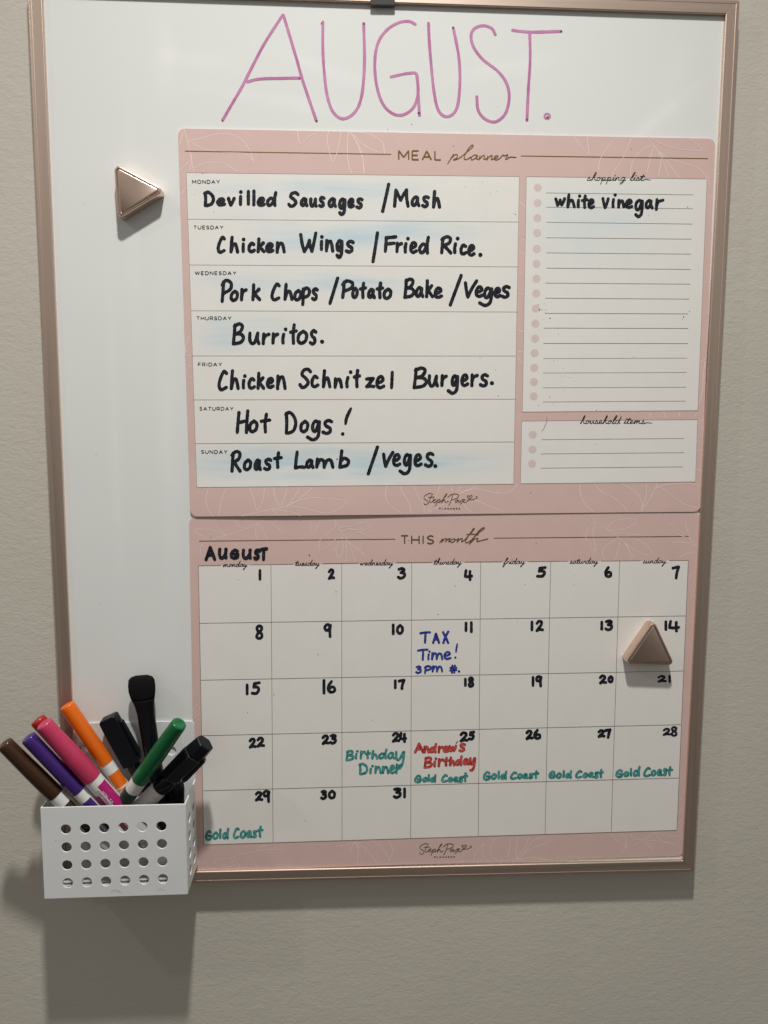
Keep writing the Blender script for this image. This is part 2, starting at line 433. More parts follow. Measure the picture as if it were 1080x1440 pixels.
# handwriting glyphs in their own box (0..1, y down)
G = {
 'D':[[(.06,.04),(.1,.5),(.06,1)],[(0,.1),(.4,0),(.85,.22),(1,.55),(.8,.86),(.4,.98),(.06,1)]],
 'e':[[(.08,.52),(.5,.5),(.9,.28),(.7,.02),(.3,.08),(.02,.5),(.12,.88),(.5,1),(1,.86)]],
 'v':[[(0,0),(.18,.55),(.42,1)],[(.42,1),(.75,.5),(1,.02)]],
 'V':[[(0,.12),(.1,.6),(.22,1)],[(.22,1),(.6,.45),(1,0)]],
 'l':[[(.6,0),(.5,.5),(.4,1)]], '1':[[(.5,0),(.5,1)]], '/':[[(1,0),(.5,.5),(0,1)]],
 'd':[[(.72,.5),(.38,.44),(.03,.7),(.15,.98),(.5,.9),(.85,.5)],[(1,0),(.86,.5),(.9,1)]],
 'S':[[(1,.14),(.75,0),(.35,.06),(.2,.3),(.55,.5),(.78,.74),(.5,.97),(.18,1),(0,.86)]],
 'a':[[(.82,.12),(.5,0),(.12,.35),(.05,.82),(.35,.98),(.68,.65),(.82,.12)],[(.84,.1),(.8,.6),(1,1)]],
 'u':[[(.03,0),(0,.6),(.2,.98),(.55,.88),(.85,.1)],[(.88,.02),(.84,.6),(1,1)]],
 's':[[(1,.1),(.62,0),(.22,.16),(.35,.42),(.75,.58),(.8,.85),(.42,1),(0,.9)]],
 'g':[[(.85,.1),(.5,0),(.12,.2),(.12,.5),(.45,.56),(.85,.12)],[(.92,.04),(.88,.5),(.75,.86),(.4,1),(.08,.88)]],
 'j':[[(.9,.1),(.66,0),(.45,.2),(.45,.48),(.66,.52),(.92,.12)],[(.96,.04),(.93,.5),(.82,.85),(.45,1),(.04,.86)]],
 'M':[[(0,1),(.1,0)],[(.1,0),(.3,.35),(.45,.62)],[(.45,.62),(.65,.3),(.88,0)],[(.88,0),(.9,.5),(1,1)]],
 'h':[[(.2,0),(.1,.5),(.04,1)],[(.06,.95),(.3,.55),(.65,.45),(.82,.62),(1,1)]],
 'C':[[(.95,.1),(.62,0),(.18,.4),(.02,.78),(.28,1),(.9,.88)]],
 'c':[[(.9,.14),(.5,0),(.08,.4),(.1,.85),(.5,1),(1,.85)]],
 'k':[[(.18,0),(.14,.5),(.06,1)],[(.9,.3),(.5,.5),(.14,.66)],[(.22,.62),(.55,.75),(1,1)]],
 'n':[[(.08,0),(.04,1)],[(.05,.8),(.3,.2),(.65,.06),(.84,.35),(1,1)]],
 'W':[[(0,.08),(.1,.6),(.24,1)],[(.24,1),(.45,.7),(.58,.4)],[(.58,.4),(.62,.7),(.74,.98)],[(.74,.98),(.88,.5),(1,0)]],
 'w':[[(0,.05),(.1,.5),(.2,1)],[(.2,1),(.4,.6),(.5,.25)],[(.5,.25),(.55,.6),(.68,.95)],[(.68,.95),(.9,.4),(1,0)]],
 'F':[[(.1,.05),(.05,.5),(0,1)],[(.08,.06),(.5,.04),(1,0)],[(.06,.5),(.4,.48),(.82,.44)]],
 'r':[[(.12,0),(.04,1)],[(.06,.65),(.35,.22),(1,.04)]],
 'R':[[(.14,.08),(.08,.5),(0,1)],[(.0,.18),(.5,0),(.95,.08),(.85,.36),(.2,.56)],[(.28,.55),(.6,.75),(1,1)]],
 'P':[[(.14,.08),(.1,.5),(0,1)],[(.0,.22),(.42,0),(.98,.12),(.9,.42),(.15,.62)]],
 'p':[[(.22,.05),(.18,.5),(.12,1)],[(.16,.18),(.6,0),(1,.14),(.85,.44),(.2,.6)]],
 'o':[[(.6,0),(.12,.3),(.04,.8),(.4,1),(.86,.75),(.95,.25),(.6,0)]],
 'O':[[(.6,0),(.12,.3),(.04,.8),(.4,1),(.86,.75),(.95,.25),(.6,0)]],
 't':[[(.62,0),(.46,.5),(.5,1)],[(0,.4),(.5,.36),(1,.33)]],
 'B':[[(.16,.05),(.1,.5),(0,1)],[(.1,.12),(.58,0),(.9,.12),(.66,.4),(.16,.5)],[(.18,.49),(.75,.52),(1,.7),(.72,.92),(0,1)]],
 'z':[[(0,.1),(.5,.06),(.95,.04)],[(.95,.04),(.5,.5),(.04,.95)],[(.04,.95),(.5,.9),(1,.94)]],
 'H':[[(.16,.08),(.08,.5),(0,1)],[(1,0),(.92,.5),(.88,1)],[(.06,.56),(.5,.5),(.92,.46)]],
 'L':[[(.2,0),(.08,.5),(0,1)],[(0,1),(.5,.94),(1,.96)]],
 'b':[[(.25,0),(.14,.5),(.04,1)],[(.1,.66),(.5,.44),(.97,.6),(.8,.88),(.04,1)]],
 'm':[[(.04,0),(.0,1)],[(.02,.75),(.2,.1),(.42,.2),(.46,1)],[(.47,.8),(.65,.12),(.88,.2),(1,1)]],
 'y':[[(.08,0),(.12,.4),(.42,.45),(.85,.02)],[(.95,0),(.82,.6),(.5,.96),(.1,.98)]],
 'A':[[(.48,0),(.25,.5),(0,1)],[(.48,0),(.75,.5),(1,1)],[(.18,.66),(.82,.6)]],
 'U':[[(.06,0),(.02,.6),(.22,.98),(.6,.92),(.92,.4),(.98,0)],[(.96,0),(.94,.6),(1,1)]],
 'G':[[(.9,.14),(.55,0),(.12,.35),(.05,.8),(.4,1),(.85,.9),(.95,.55)],[(.5,.55),(.98,.55)]],
 'T':[[(0,.1),(.5,.02),(1,0)],[(.55,.05),(.5,1)]],
 'X':[[(0,.05),(.5,.5),(1,1)],[(1,0),(.4,.5),(.05,.98)]],
 '2':[[(.05,.22),(.35,0),(.75,.05),(.8,.3),(.45,.65),(.05,.98)],[(.05,.98),(.5,.86),(1,.9)]],
 '3':[[(.1,.08),(.6,0),(.9,.14),(.4,.42)],[(.4,.42),(.9,.5),(.9,.8),(.4,1),(0,.88)]],
 '4':[[(.12,.0),(.04,.35),(0,.64)],[(0,.66),(.5,.68),(1,.62)],[(.74,.12),(.72,.5),(.76,1)]],
 '5':[[(1,0),(.6,.04),(.3,.08)],[(.3,.08),(.22,.4)],[(.22,.4),(.7,.38),(.92,.62),(.6,.94),(0,.94)]],
 '6':[[(.5,0),(.1,.4),(.05,.8),(.4,1),(.9,.9),(.9,.6),(.5,.52),(.1,.75)]],
 '7':[[(0,.12),(.5,.05),(1,.0)],[(1,0),(.7,.5),(.55,1)]],
 '8':[[(.9,.1),(.5,0),(.12,.14),(.3,.42),(.85,.62),(.9,.9),(.4,1),(.08,.86),(.3,.58),(.85,.3),(.9,.1)]],
 '9':[[(.9,.12),(.45,0),(.05,.2),(.2,.45),(.6,.45),(.95,.1)],[(.95,.08),(.85,.5),(.88,1)]],
 '0':[[(.55,0),(.1,.3),(.05,.75),(.45,1),(.9,.8),(.95,.3),(.55,0)]],
 '#':[[(.35,0),(.25,.5),(.3,1)],[(.75,0),(.68,.5),(.65,1)],[(0,.35),(1,.3)],[(0,.7),(1,.62)]],
}
def put(ink, ch, x0, x1, y0, y1, w, org, sc=4.0):
    ox, oy = org
    f = lambda x, y: (ox+x/sc, oy+y/sc)
    hw = w/2*sc
    X0, X1, Y0, Y1 = x0+hw, x1-hw, y0+hw, y1-hw
    if X1 < X0: X0 = X1 = (x0+x1)/2
    if ch == '.': ink.dot(*f((x0+x1)/2, (y0+y1)/2), w*.62); return
    if ch == 'i':
        ink.dot(*f(X1, Y0), w*.56)
        ink.stroke([f(X0+(X1-X0)*.35, Y0+(Y1-Y0)*.38), f(X0+(X1-X0)*.1, Y0+(Y1-Y0)*.7), f(X0+(X1-X0)*.15, Y1)], w); return
    if ch == '!':
        ink.stroke([f(X1, Y0), f((X0+X1)/2, Y0+(Y1-Y0)*.35), f(X0+(X1-X0)*.35, Y0+(Y1-Y0)*.6)], w, taper=.25)
        ink.dot(*f(X0, Y1), w*.55); return
    for st in G[ch]:
        ink.stroke([f(X0+x*(X1-X0)+(random.random()-.5)*.6, Y0+y*(Y1-Y0)+(random.random()-.5)*.6) for x, y in st], w)
def word(parent, inv, lift, base, m, w, org, letters, name='handwritten_word', sc=4.0, label=None):
    ink = Ink(lift, base)
    for ch, x0, x1, y0, y1 in letters: put(ink, ch, x0, x1, y0, y1, w, org, sc)
    return ink.build(name, m, parent, inv, label)

# printed capitals (monoline sans)
_O = [(.5+.5*math.cos(t*math.pi/8), .5+.5*math.sin(t*math.pi/8)) for t in range(17)]
PC = {
 'M':(1.15,[[(0,1),(0,0)],[(0,0),(.5,.75)],[(.5,.75),(1,0)],[(1,0),(1,1)]]),
 'E':(.75,[[(0,0),(0,1)],[(0,0),(1,0)],[(0,.5),(.85,.5)],[(0,1),(1,1)]]),
 'F':(.75,[[(0,0),(0,1)],[(0,0),(1,0)],[(0,.52),(.85,.52)]]),
 'A':(1.05,[[(0,1),(.5,0)],[(.5,0),(1,1)],[(.2,.66),(.8,.66)]]),
 'L':(.7,[[(0,0),(0,1)],[(0,1),(1,1)]]),
 'T':(.85,[[(0,0),(1,0)],[(.5,0),(.5,1)]]),
 'H':(.9,[[(0,0),(0,1)],[(1,0),(1,1)],[(0,.5),(1,.5)]]),
 'I':(.12,[[(.5,0),(.5,1)]]),
 'S':(.8,[[(.95,.12),(.5,0),(.06,.22),(.3,.45),(.75,.55),(.96,.78),(.5,1),(.02,.86)]]),
 'O':(1.1,[_O]),
 'N':(.95,[[(0,1),(0,0)],[(0,0),(1,1)],[(1,1),(1,0)]]),
 'D':(.95,[[(0,0),(0,1)],[(0,0),(.5,0),(.9,.2),(1,.5),(.9,.8),(.5,1),(0,1)]]),
 'Y':(.95,[[(0,0),(.5,.55)],[(1,0),(.5,.55)],[(.5,.55),(.5,1)]]),
 'U':(.9,[[(0,0),(0,.6),(.2,.94),(.5,1),(.8,.94),(1,.6),(1,0)]]),
 'W':(1.4,[[(0,0),(.27,1)],[(.27,1),(.5,0)],[(.5,0),(.73,1)],[(.73,1),(1,0)]]),
 'R':(.85,[[(0,0),(0,1)],[(0,0),(.6,0),(.92,.12),(.92,.46),(.6,.6),(0,.6)],[(.55,.6),(1,1)]]),
 'P':(.85,[[(0,0),(0,1)],[(0,0),(.6,0),(.95,.14),(.95,.48),(.6,.62),(0,.62)]]),
}
def caps(parent, inv, lift, base, m, text, x0, x1, y0, y1, w, org, gap=.42, sc=4.0, slope=0):
    ink = Ink(lift, base, cap=False)
    tot = sum(PC[c][0] for c in text)+gap*(len(text)-1)
    u = (x1-x0)/tot; x = x0
    for c in text:
        wd, sts = PC[c]
        for st in sts:
            pts = [(org[0]+(x+p[0]*wd*u)/sc, org[1]+(y0+p[1]*(y1-y0)+slope*(x-x0))/sc) for p in st]
            ink.stroke(pts, w, wob=.03, smooth=len(st) > 3)
        x += (wd+gap)*u
    return ink.build('printed_word', m, parent, inv)

# small joined script: one path per letter, advance in x-heights, y up from baseline
SC = {
 'a':(1.0,[[(.8,.9),(.45,.95),(.1,.4),(.25,.0),(.6,.3),(.85,.95),(.75,.2),(1,.1)]]),
 'd':(1.05,[[(.8,.9),(.4,.95),(.1,.4),(.25,0),(.6,.3),(1.25,2.2),(.8,.4),(.85,0),(1.05,.15)]]),
 'e':(.8,[[(0,.1),(.5,.5),(.6,.9),(.35,.9),(.15,.3),(.35,0),(.8,.3)]]),
 'f':(.7,[[(0,.1),(.5,1),(1.0,2.1),(.8,2.2),(.3,.5),(-.2,-1),(.0,-1.0),(.4,0),(.7,.3)]]),
 'g':(1.0,[[(.8,.9),(.45,.95),(.1,.4),(.25,.0),(.6,.3),(.85,.95),(.4,-.6),(0,-1.1),(.0,-.7),(1,.2)]]),
 'h':(1.0,[[(0,.1),(.6,1.2),(.95,2.2),(.75,2.2),(.1,0)],[(.1,0),(.45,.8),(.7,.9),(.65,.2),(1,.1)]]),
 'i':(.5,[[(0,.1),(.35,.9),(.2,.15),(.5,.1)],[(.52,1.4),(.6,1.55)]]),
 'l':(.6,[[(0,.1),(.6,1.2),(1.0,2.3),(.75,2.2),(.2,.5),(.25,0),(.6,.2)]]),
 'm':(1.5,[[(0,.1),(.3,.9),(.1,0)],[(.1,0),(.5,.8),(.7,.85),(.5,0)],[(.5,0),(.95,.8),(1.15,.85),(1.05,.15),(1.5,.1)]]),
 'n':(1.05,[[(0,.1),(.3,.9),(.1,0)],[(.1,0),(.5,.8),(.75,.85),(.65,.15),(1.05,.1)]]),
 'o':(.85,[[(.5,.95),(.12,.5),(.2,.0),(.6,.3),(.6,.9),(.45,.85),(.85,.7)]]),
 'p':(1.0,[[(0,.1),(.35,.9),(-.1,-1.1)],[(.2,.5),(.6,.95),(.75,.5),(.3,0),(1,.15)]]),
 'r':(.75,[[(0,.1),(.3,.9),(.35,.75),(.65,.8),(.55,.2),(.75,.1)]]),
 's':(.75,[[(0,.05),(.45,1.1),(.42,.75),(.6,.35),(.4,0),(.05,.12)],[(.4,0),(.75,.15)]]),
 't':(.65,[[(0,.1),(.75,1.8),(.25,.3),(.35,0),(.65,.15)],[(.1,1.2),(.9,1.3)]]),
 'u':(1.0,[[(0,.2),(.25,.9),(.15,.1),(.4,.05),(.8,.9),(.7,.15),(1,.1)]]),
 'w':(1.2,[[(0,.2),(.2,.9),(.2,.05),(.55,.7),(.6,.05),(1,.9),(1.2,.7)]]),
 'y':(1.0,[[(0,.2),(.25,.9),(.25,.15),(.5,.1),(.85,.9),(.4,-.6),(.0,-1.2),(.1,-.8),(1,.2)]]),
 ' ':(.7,[]),
}
def script(parent, inv, lift, base, m, text, x0, x1, yb, xh, w, org, tail=0, sc=4.0, slope=0):
    ink = Ink(lift, base)
    tot = sum(SC[c][0] for c in text)+.6
    u = (x1-x0-tail)/tot; x = x0
    for c in text:
        wd, sts = SC[c]
        for st in sts:
            ink.stroke([(org[0]+(x+p[0]*u)/sc, org[1]+(yb-p[1]*xh+slope*(x+p[0]*u-x0))/sc) for p in st], w, wob=.25)
        x += wd*u
    if tail: ink.stroke([(org[0]+x/sc, org[1]+(yb-.1*xh)/sc), (org[0]+(x+tail*.5)/sc, org[1]+(yb-.3*xh)/sc), (org[0]+x1/sc, org[1]+(yb-.15*xh)/sc)], w, taper=.5)
    return ink.build('printed_word', m, parent, inv)

A1,A2,A3 = (240,170),(500,170),(730,170)
B1,B2,B3 = (240,310),(500,310),(730,310)
C1,C2,C3 = (240,430),(500,430),(730,430)
D1,D2,D3 = (240,570),(500,570),(730,570)
E1,E2,E3 = (260,720),(500,720),(730,720)
F1,F2,F3 = (260,870),(500,870),(730,870)
G1,G2,G3 = (260,1020),(500,1020),(730,1020)
H2 = (500,1110)

# ---- title written straight on the board
flat = lambda x, y: 0.0
z1 = lambda L: [(x/2, y/2) for x, y in L]
z2 = lambda L: [(540+x/2, y/2) for x, y in L]
title = [
 [z1([(626,338),(652,293),(680,245),(712,182),(745,120),(795,42)]), z1([(797,42),(808,78),(822,125),(836,172),(850,222),(872,288),(890,340)]), z1([(695,230),(730,222),(790,220),(845,219)])],
 [z1([(908,62),(908,140),(913,215),(921,272),(937,315),(965,334),(998,315),(1017,270),(1025,180),(1023,66)])],
 [[(584,34),(575,30),(560,32),(543,43),(531,62),(527,90),(530,122),(539,147),(553,160),(568,161),(582,150),(588,130),(586,105)], [(550,108),(563,105),(575,103),(586,105),(588,132),(590,162)]],
 [z2([(125,65),(127,110),(132,175),(141,260),(154,312),(179,328),(204,306),(213,245),(211,165),(195,78)])],
 [z2([(313,97),(303,80),(280,72),(256,79),(245,98),(251,130),(277,166),(320,200),(345,235),(352,275),(342,318),(315,342),(285,335),(265,310),(261,272)])],
 [z2([(362,85),(395,89),(430,90),(498,88)]), z2([(410,92),(411,170),(406,250),(402,338)])],
]
for ss in title:
    ink = Ink(flat, .12)
    for s_ in ss: ink.stroke(s_, 4.1, wob=.12)
    ink.build('handwritten_letter', 'title', wb_, wi)
ink = Ink(flat, .12)
ink.stroke([(769.5+3.6*math.cos(t*math.pi/5), 163.5+3.6*math.sin(t*math.pi/5)) for t in range(11)], 3.0)
ink.build('handwritten_full_stop', 'title', wb_, wi)
ink = Ink(flat, .22)
for x, y, r in [(511.5,33.5,1.6),(637,39,1.6),(445,170,1.5),(421,110,1.2),(589,159,1.8),(741,168,1.3),(789,44,1.4),(770,165,1.5),(313,169,1.0),(452,33,1.0)]: ink.dot(x, y, r, .2)
ink.build('ink_blot', 'titledot', wb_, wi)
ink = Ink(flat, .1)
for x, y, r in [(118,286,.5),(135,640,.5),(700,150,.4),(579,175,.7),(545,182,.5),(140,850,.5)]: ink.dot(x, y, r, .3)
ink.build('board_speck', 'speck', wb_, wi)

# ------------------------------------------------------------------ MEAL PLANNER
QM = [(250,180.5),(1006,195),(985,719.5),(268,726.5)]
mp_ = thing('meal_planner', 'upper pink magnetic sheet printed as a weekly meal planner with seven dinners handwritten in black', 'planner', loc=P(626,723,1))
mi = loc_inv(mp_)
sheet('backing_sheet', QM, lift_meal, 0, 'pink', mp_, 48, 40, mi, rad=5.5, thick=.85)
STAINS = [(425,264,150,12,.55),(520,268,60,14,.35),(330,305,60,10,.18),(440,290,90,14,.18),(560,326,90,17,.6),(480,334,80,13,.6),(395,330,40,26,.35),(425,352,85,16,.3),
          (620,302,60,7,.12),(470,398,90,15,.6),(525,404,60,13,.35),(335,398,45,24,.35),(352,462,75,22,.45),(315,478,35,20,.4),(300,385,30,20,.15),(640,325,60,12,.25),
          (500,650,175,17,.8),(610,648,70,13,.45),(345,655,80,16,.5),(470,668,150,10,.35),(400,640,120,14,.4),(345,600,30,10,.12),(420,690,120,10,.12)]
def stain_main(x, y):
    v = 0; xs = x; x = x+6*noise.noise(Vector((x*.01, y*.15, 3)))
    for cx, cy, a_, b2, s_ in STAINS:
        e = ((x-cx)/a_)**2+((y-cy)/b2)**2
        if e < 6: v += s_*math.exp(-e*1.1)
    n1 = noise.noise(Vector((x*.015, y*.12, 1.3)))+.5*noise.noise(Vector((x*.02, y*.28, 5)))+.25*noise.noise(Vector((x*.3, y*.3, 9)))
    return max(0, min(.75, v*(.60+.55*n1)))
def stain_shop(x, y):
    e = ((x-835)/85)**2+((y-315)/55)**2
    n1 = noise.noise(Vector((x*.03, y*.05, 8)))
    return max(0, min(.5, .26*math.exp(-e*.9)*(1+.6*n1)))
pm = sheet('writing_panel', [(262,242.8),(730.3,248.3),(722.3,680.6),(276.8,685.3)], lift_meal, .1, 'panel', mp_, 190, 210, mi, attr=stain_main)
sheet('writing_panel', [(740.3,248.3),(994.3,251.6),(981.3,577.3),(734.6,579.2)], lift_meal, .1, 'panel', mp_, 70, 70, mi, attr=stain_shop)
sheet('writing_panel', [(733.8,592),(981,590),(978,677.5),(732,680)], lift_meal, .1, 'panel', mp_, 40, 20, mi)

def lines(parent, inv, lift, base, m, segs, w, name='printed_lines', smooth=False):
    ink = Ink(lift, base, cap=False)
    for sg in segs:
        if len(sg) == 2 and not smooth:
            (x0,y0),(x1,y1) = sg
            n = max(2, int(math.hypot(x1-x0, y1-y0)/14))
            sg = [(x0+(x1-x0)*i/n, y0+(y1-y0)*i/n) for i in range(n+1)]
            ink.stroke(sg, w, wob=.05, smooth=False)
        else: ink.stroke(sg, w, wob=.1)
    return ink.build(name, m, parent, inv)
def zz(org, L, sc=4.0): return [(org[0]+x/sc, org[1]+y/sc) for x, y in L]
# leaf line drawings on the pink border
leaf = [zz(A1,l) for l in [
 [(75,45),(85,75),(110,180),(130,290)],[(100,110),(160,100),(250,75),(320,72),(380,92),(430,140),(468,230)],[(100,110),(150,140),(200,160),(260,172),(330,178),(400,182),(440,200),(468,230)],
 [(130,265),(180,242),(240,232),(300,240),(345,265),(380,288)],[(112,215),(90,240),(50,280)],[(110,180),(118,215),(108,285)],[(70,60),(60,100),(45,140)],[(85,370),(60,415)],[(130,275),(170,288)],
 [(712,55),(718,90),(728,130),(770,100),(820,60)],[(890,60),(880,100),(888,150),(912,232),(935,180),(950,110),(958,60)],[(1000,62),(995,120),(995,200),(1005,260),(1020,292)],[(1010,62),(1040,110),(1065,170),(1080,210),(1090,280)]]]
leaf += [zz(A2,l) for l in [[(-28,64),(0,90),(40,130),(80,155),(140,180)],[(-28,62),(60,70),(120,95),(155,130),(162,182)],[(-10,90),(25,150),(42,220),(47,300)],
 [(920,450),(955,485)],[(918,632),(955,655)]]]
leaf += [zz(A3,l) for l in [[(305,82),(330,120),(360,160),(392,188),(387,130),(385,82)],[(585,84),(520,120),(470,190),(450,240),(447,280)],[(635,84),(620,130),(590,200),(545,270),(520,310)],
 [(720,86),(760,140),(800,200),(840,310)],[(725,86),(800,130),(900,160),(1000,167),(1028,160),(990,125),(935,92)],[(755,135),(700,155),(650,210),(630,260),(628,310)],[(760,140),(740,200),(720,290)],
 [(770,150),(795,220),(785,310)],[(790,175),(840,240),(905,320)],[(795,175),(840,210),(920,235),(1000,260),(1050,310),(1075,370)],[(1060,415),(1078,430)]]]
leaf += [zz(B2,l) for l in [[(920,72),(955,95)],[(920,178),(952,192)],[(915,290),(948,310)],[(912,418),(950,418)],[(910,615),(945,628)]]]
leaf += [zz(C2,l) for l in [[(910,135),(942,150)],[(908,252),(942,262)],[(908,280),(938,328)]]]
leaf += [zz(C3,l) for l in [[(1018,318),(1048,298)],[(1045,315),(1035,400),(1030,480),(1010,560)],[(1000,600),(985,630)],[(1005,665),(1038,640)],[(740,595),(733,630)],[(812,592),(825,632)],[(900,597),(905,630)],[(545,600),(560,618)]]]
leaf += [zz(D3,l) for l in [[(1003,180),(1033,163)],[(1000,262),(1028,253)],[(998,358),(1025,368)],[(343,443),(345,500),(375,560),(420,602)],[(424,441),(470,490),(540,525),(590,570),(607,600)],
 [(575,441),(640,475),(680,520),(692,560),(688,598)],[(715,441),(715,500),(695,575)],[(778,441),(740,520),(685,598)],[(760,466),(800,465),(850,500),(920,550),(1010,582)],[(770,460),(850,444),(950,440),(1020,455)]]]
leaf += [zz(D1,l) for l in [[(212,465),(198,530),(215,590),(238,625)],[(312,465),(285,540),(270,625)],[(445,464),(465,520),(485,595)],[(527,464),(520,530),(490,595)],[(400,624),(470,605),(570,585),(650,570),(720,530),(795,464)],
 [(580,464),(585,510),(612,570)],[(655,467),(640,520),(620,575)],[(727,464),(690,525),(650,570)],[(650,570),(720,535),(800,520),(880,525),(985,540),(950,580),(900,603),(850,605),(780,585),(720,572),(650,570)],[(570,588),(610,620)],[(600,590),(680,600),(730,622)]]]
leaf += [zz(D2,l) for l in [[(178,455),(168,500),(190,560),(262,610)],[(248,454),(270,500),(305,560),(312,608)],[(328,455),(350,510),(380,560),(388,606)],[(475,454),(450,520),(404,606)],[(540,454),(545,500)],[(686,453),(600,490),(520,540),(404,606)],
 [(590,490),(680,470),(780,490),(860,490),(912,445)],[(670,530),(750,565),(840,602)],[(600,550),(655,606)],[(455,580),(540,606)],[(595,454),(560,500)]]]
leaf += [zz(C1,l) for l in [[(82,262),(87,215),(106,165)],[(82,268),(108,240)],[(82,275),(116,285)],[(86,330),(117,345)],[(92,400),(124,408)]]]
lines(mp_, mi, lift_meal, .035, 'leaf', leaf, .75, 'leaf_drawing', smooth=True)
lines(mp_, mi, lift_meal, .07, 'gold', [[(260,212.5),(550,217)]], 1.35, 'gold_line')
lines(mp_, mi, lift_meal, .07, 'gold', [[(732.5,219.3),(995.5,223)]], 1.35, 'gold_line')
lines(mp_, mi, lift_meal, .16, 'rule', [[(263.8,308.2),(729,312.2)],[(266,372.5),(728,375.2)],[(268,436.9),(727.5,438.7)],[(269.6,500.5),(726,500.6)],[(272,562.3),(725,561.2)],[(274.5,623.8),(723.5,621.4)]], .55, 'row_line')
sh = [(A3,152,405,980,416),(A3,152,485,978,494),(A3,152,570,975,580),(B3,152,97,970,105),(B3,152,182,967,189),(B3,152,268,965,275),(B3,147,352,963,358),(B3,147,437,957,442),(B3,145,522,952,525),
      (B3,140,605,952,607),(B3,137,691,950,692),(C3,137,297,945,294),(C3,135,378,943,375),(C3,132,461,940,458),(C3,132,541,937,536),(D3,127,193,930,186),(D3,122,273,927,266),(D3,120,353,922,346)]
lines(mp_, mi, lift_meal, .16, 'rule', [zz(o_, [(a_,b2),(c_,d_)]) for o_,a_,b2,c_,d_ in sh], .62, 'list_line')
for x, y in [zz(A3,[p])[0] for p in [(105,375),(104,461),(103,546),(102,630)]]+[zz(B3,[p])[0] for p in [(100,160),(98,244),(97,327),(96,410),(94,495),(92,580),(90,664)]]+[zz(C3,[p])[0] for p in [(87,266),(85,348),(83,428),(82,509)]]+[zz(D3,[p])[0] for p in [(77,165),(75,248),(73,328)]]:
    k = Ink(lift_meal, .14); k.dot(x, y, 5.7, .01); k.build('bullet', 'bullet', mp_, mi)
# panel outlines
def outline(q): return [[q[i], q[(i+1)%4]] for i in range(4)]
lines(mp_, mi, lift_meal, .17, 'rule', outline([(262,242.8),(730.3,248.3),(722.3,680.6),(276.8,685.3)])+outline([(740.3,248.3),(994.3,251.6),(981.3,577.3),(734.6,579.2)])+outline([(733.8,592),(981,590),(978,677.5),(732,680)]), .4, 'panel_outline')
# printed headings
def hp(*a, **k): return caps(mp_, mi, lift_meal, .2, *a, **k)
hp('gold', 'MEAL', 243, 480, 167, 216, 1.95, A2, slope=.012)
pl = Ink(lift_meal, .2)
for s_ in [[(518,241),(535,213),(550,188)],[(540,208),(556,191),(572,190),(570,207),(550,218),(566,217),(590,205)],[(590,205),(625,175),(660,145),(655,136),(638,152),(618,185),(611,211),(625,216),(648,203)],
  [(685,192),(665,192),(650,208),(655,218),(672,210),(687,192),(680,213),(695,212)],[(700,195),(694,218)],[(694,218),(712,198),(726,194),(721,215),(735,212)],[(745,196),(738,218)],[(738,218),(755,199),(769,195),(764,215),(778,212)],
  [(778,212),(798,204),(801,195),(787,197),(779,211),(792,219),(812,210)],[(812,210),(830,190),(836,196),(850,190),(856,192),(844,212),(852,214),(868,203),(903,204)]]:
    pl.stroke(zz(A2, s_), 1.2, wob=.3)
pl.build('printed_word', 'gold', mp_, mi)
for t_, x0, x1, y0, y1, o_ in [('MONDAY',122,275,333,352,A1),('TUESDAY',130,295,590,608,A1),('WEDNESDAY',137,368,287,305,B1),('THURSDAY',147,340,61,79,C1),('FRIDAY',155,287,321,339,C1),('SATURDAY',163,352,10,28,D1),('SUNDAY',172,318,253,271,D1)]:
    hp('print', t_, x0, x1, y0, y1, .95, o_, gap=.5)
script(mp_, mi, lift_meal, .2, 'print', 'shopping list', 382, 740, 335, 19, .95, A3, tail=22)
script(mp_, mi, lift_meal, .2, 'print', 'household items', 344, 748, 103, 19, 1.0, D3, tail=22, slope=0)
SIG = [[(435,500),(415,495),(390,508),(386,524),(406,538),(408,550),(392,558),(383,550)],[(428,505),(415,538),(424,545),(435,538)],[(408,518),(442,515)],
 [(435,538),(450,530),(443,526),(435,538),(445,546),(458,535)],[(464,528),(450,565)],[(458,538),(472,528),(476,538),(462,546),(482,540)],[(482,540),(508,508),(513,496),(502,508),(485,550)],[(488,542),(501,530),(505,545),(522,538)],
 [(547,503),(536,538),(524,562)],[(518,516),(545,498),(578,502),(572,520),(540,530)],[(577,530),(562,535),(565,546),(580,532),(580,545),(592,538)],[(592,538),(604,528),(600,545),(588,556)],[(600,542),(616,531),(608,527),(605,541),(620,545),(640,526)],
 [(640,526),(628,513),(634,507),(642,514)],[(642,514),(650,505),(657,511),(650,520),(640,527)],[(630,531),(655,530),(675,524),(685,516),(678,512)]]
def signature(parent, inv, lift, org, fx):
    k = Ink(lift, .2)
    for s_ in SIG: k.stroke([(org[0]+fx(x, y)[0]/4, org[1]+fx(x, y)[1]/4) for x, y in s_], .8, wob=.3)
    k.build('printed_signature', 'gold', parent, inv)
signature(mp_, mi, lift_meal, D2, lambda x, y: (x, y))
hp('print', 'PLANNERS', 470, 588, 577, 584, .55, D2, gap=.8)

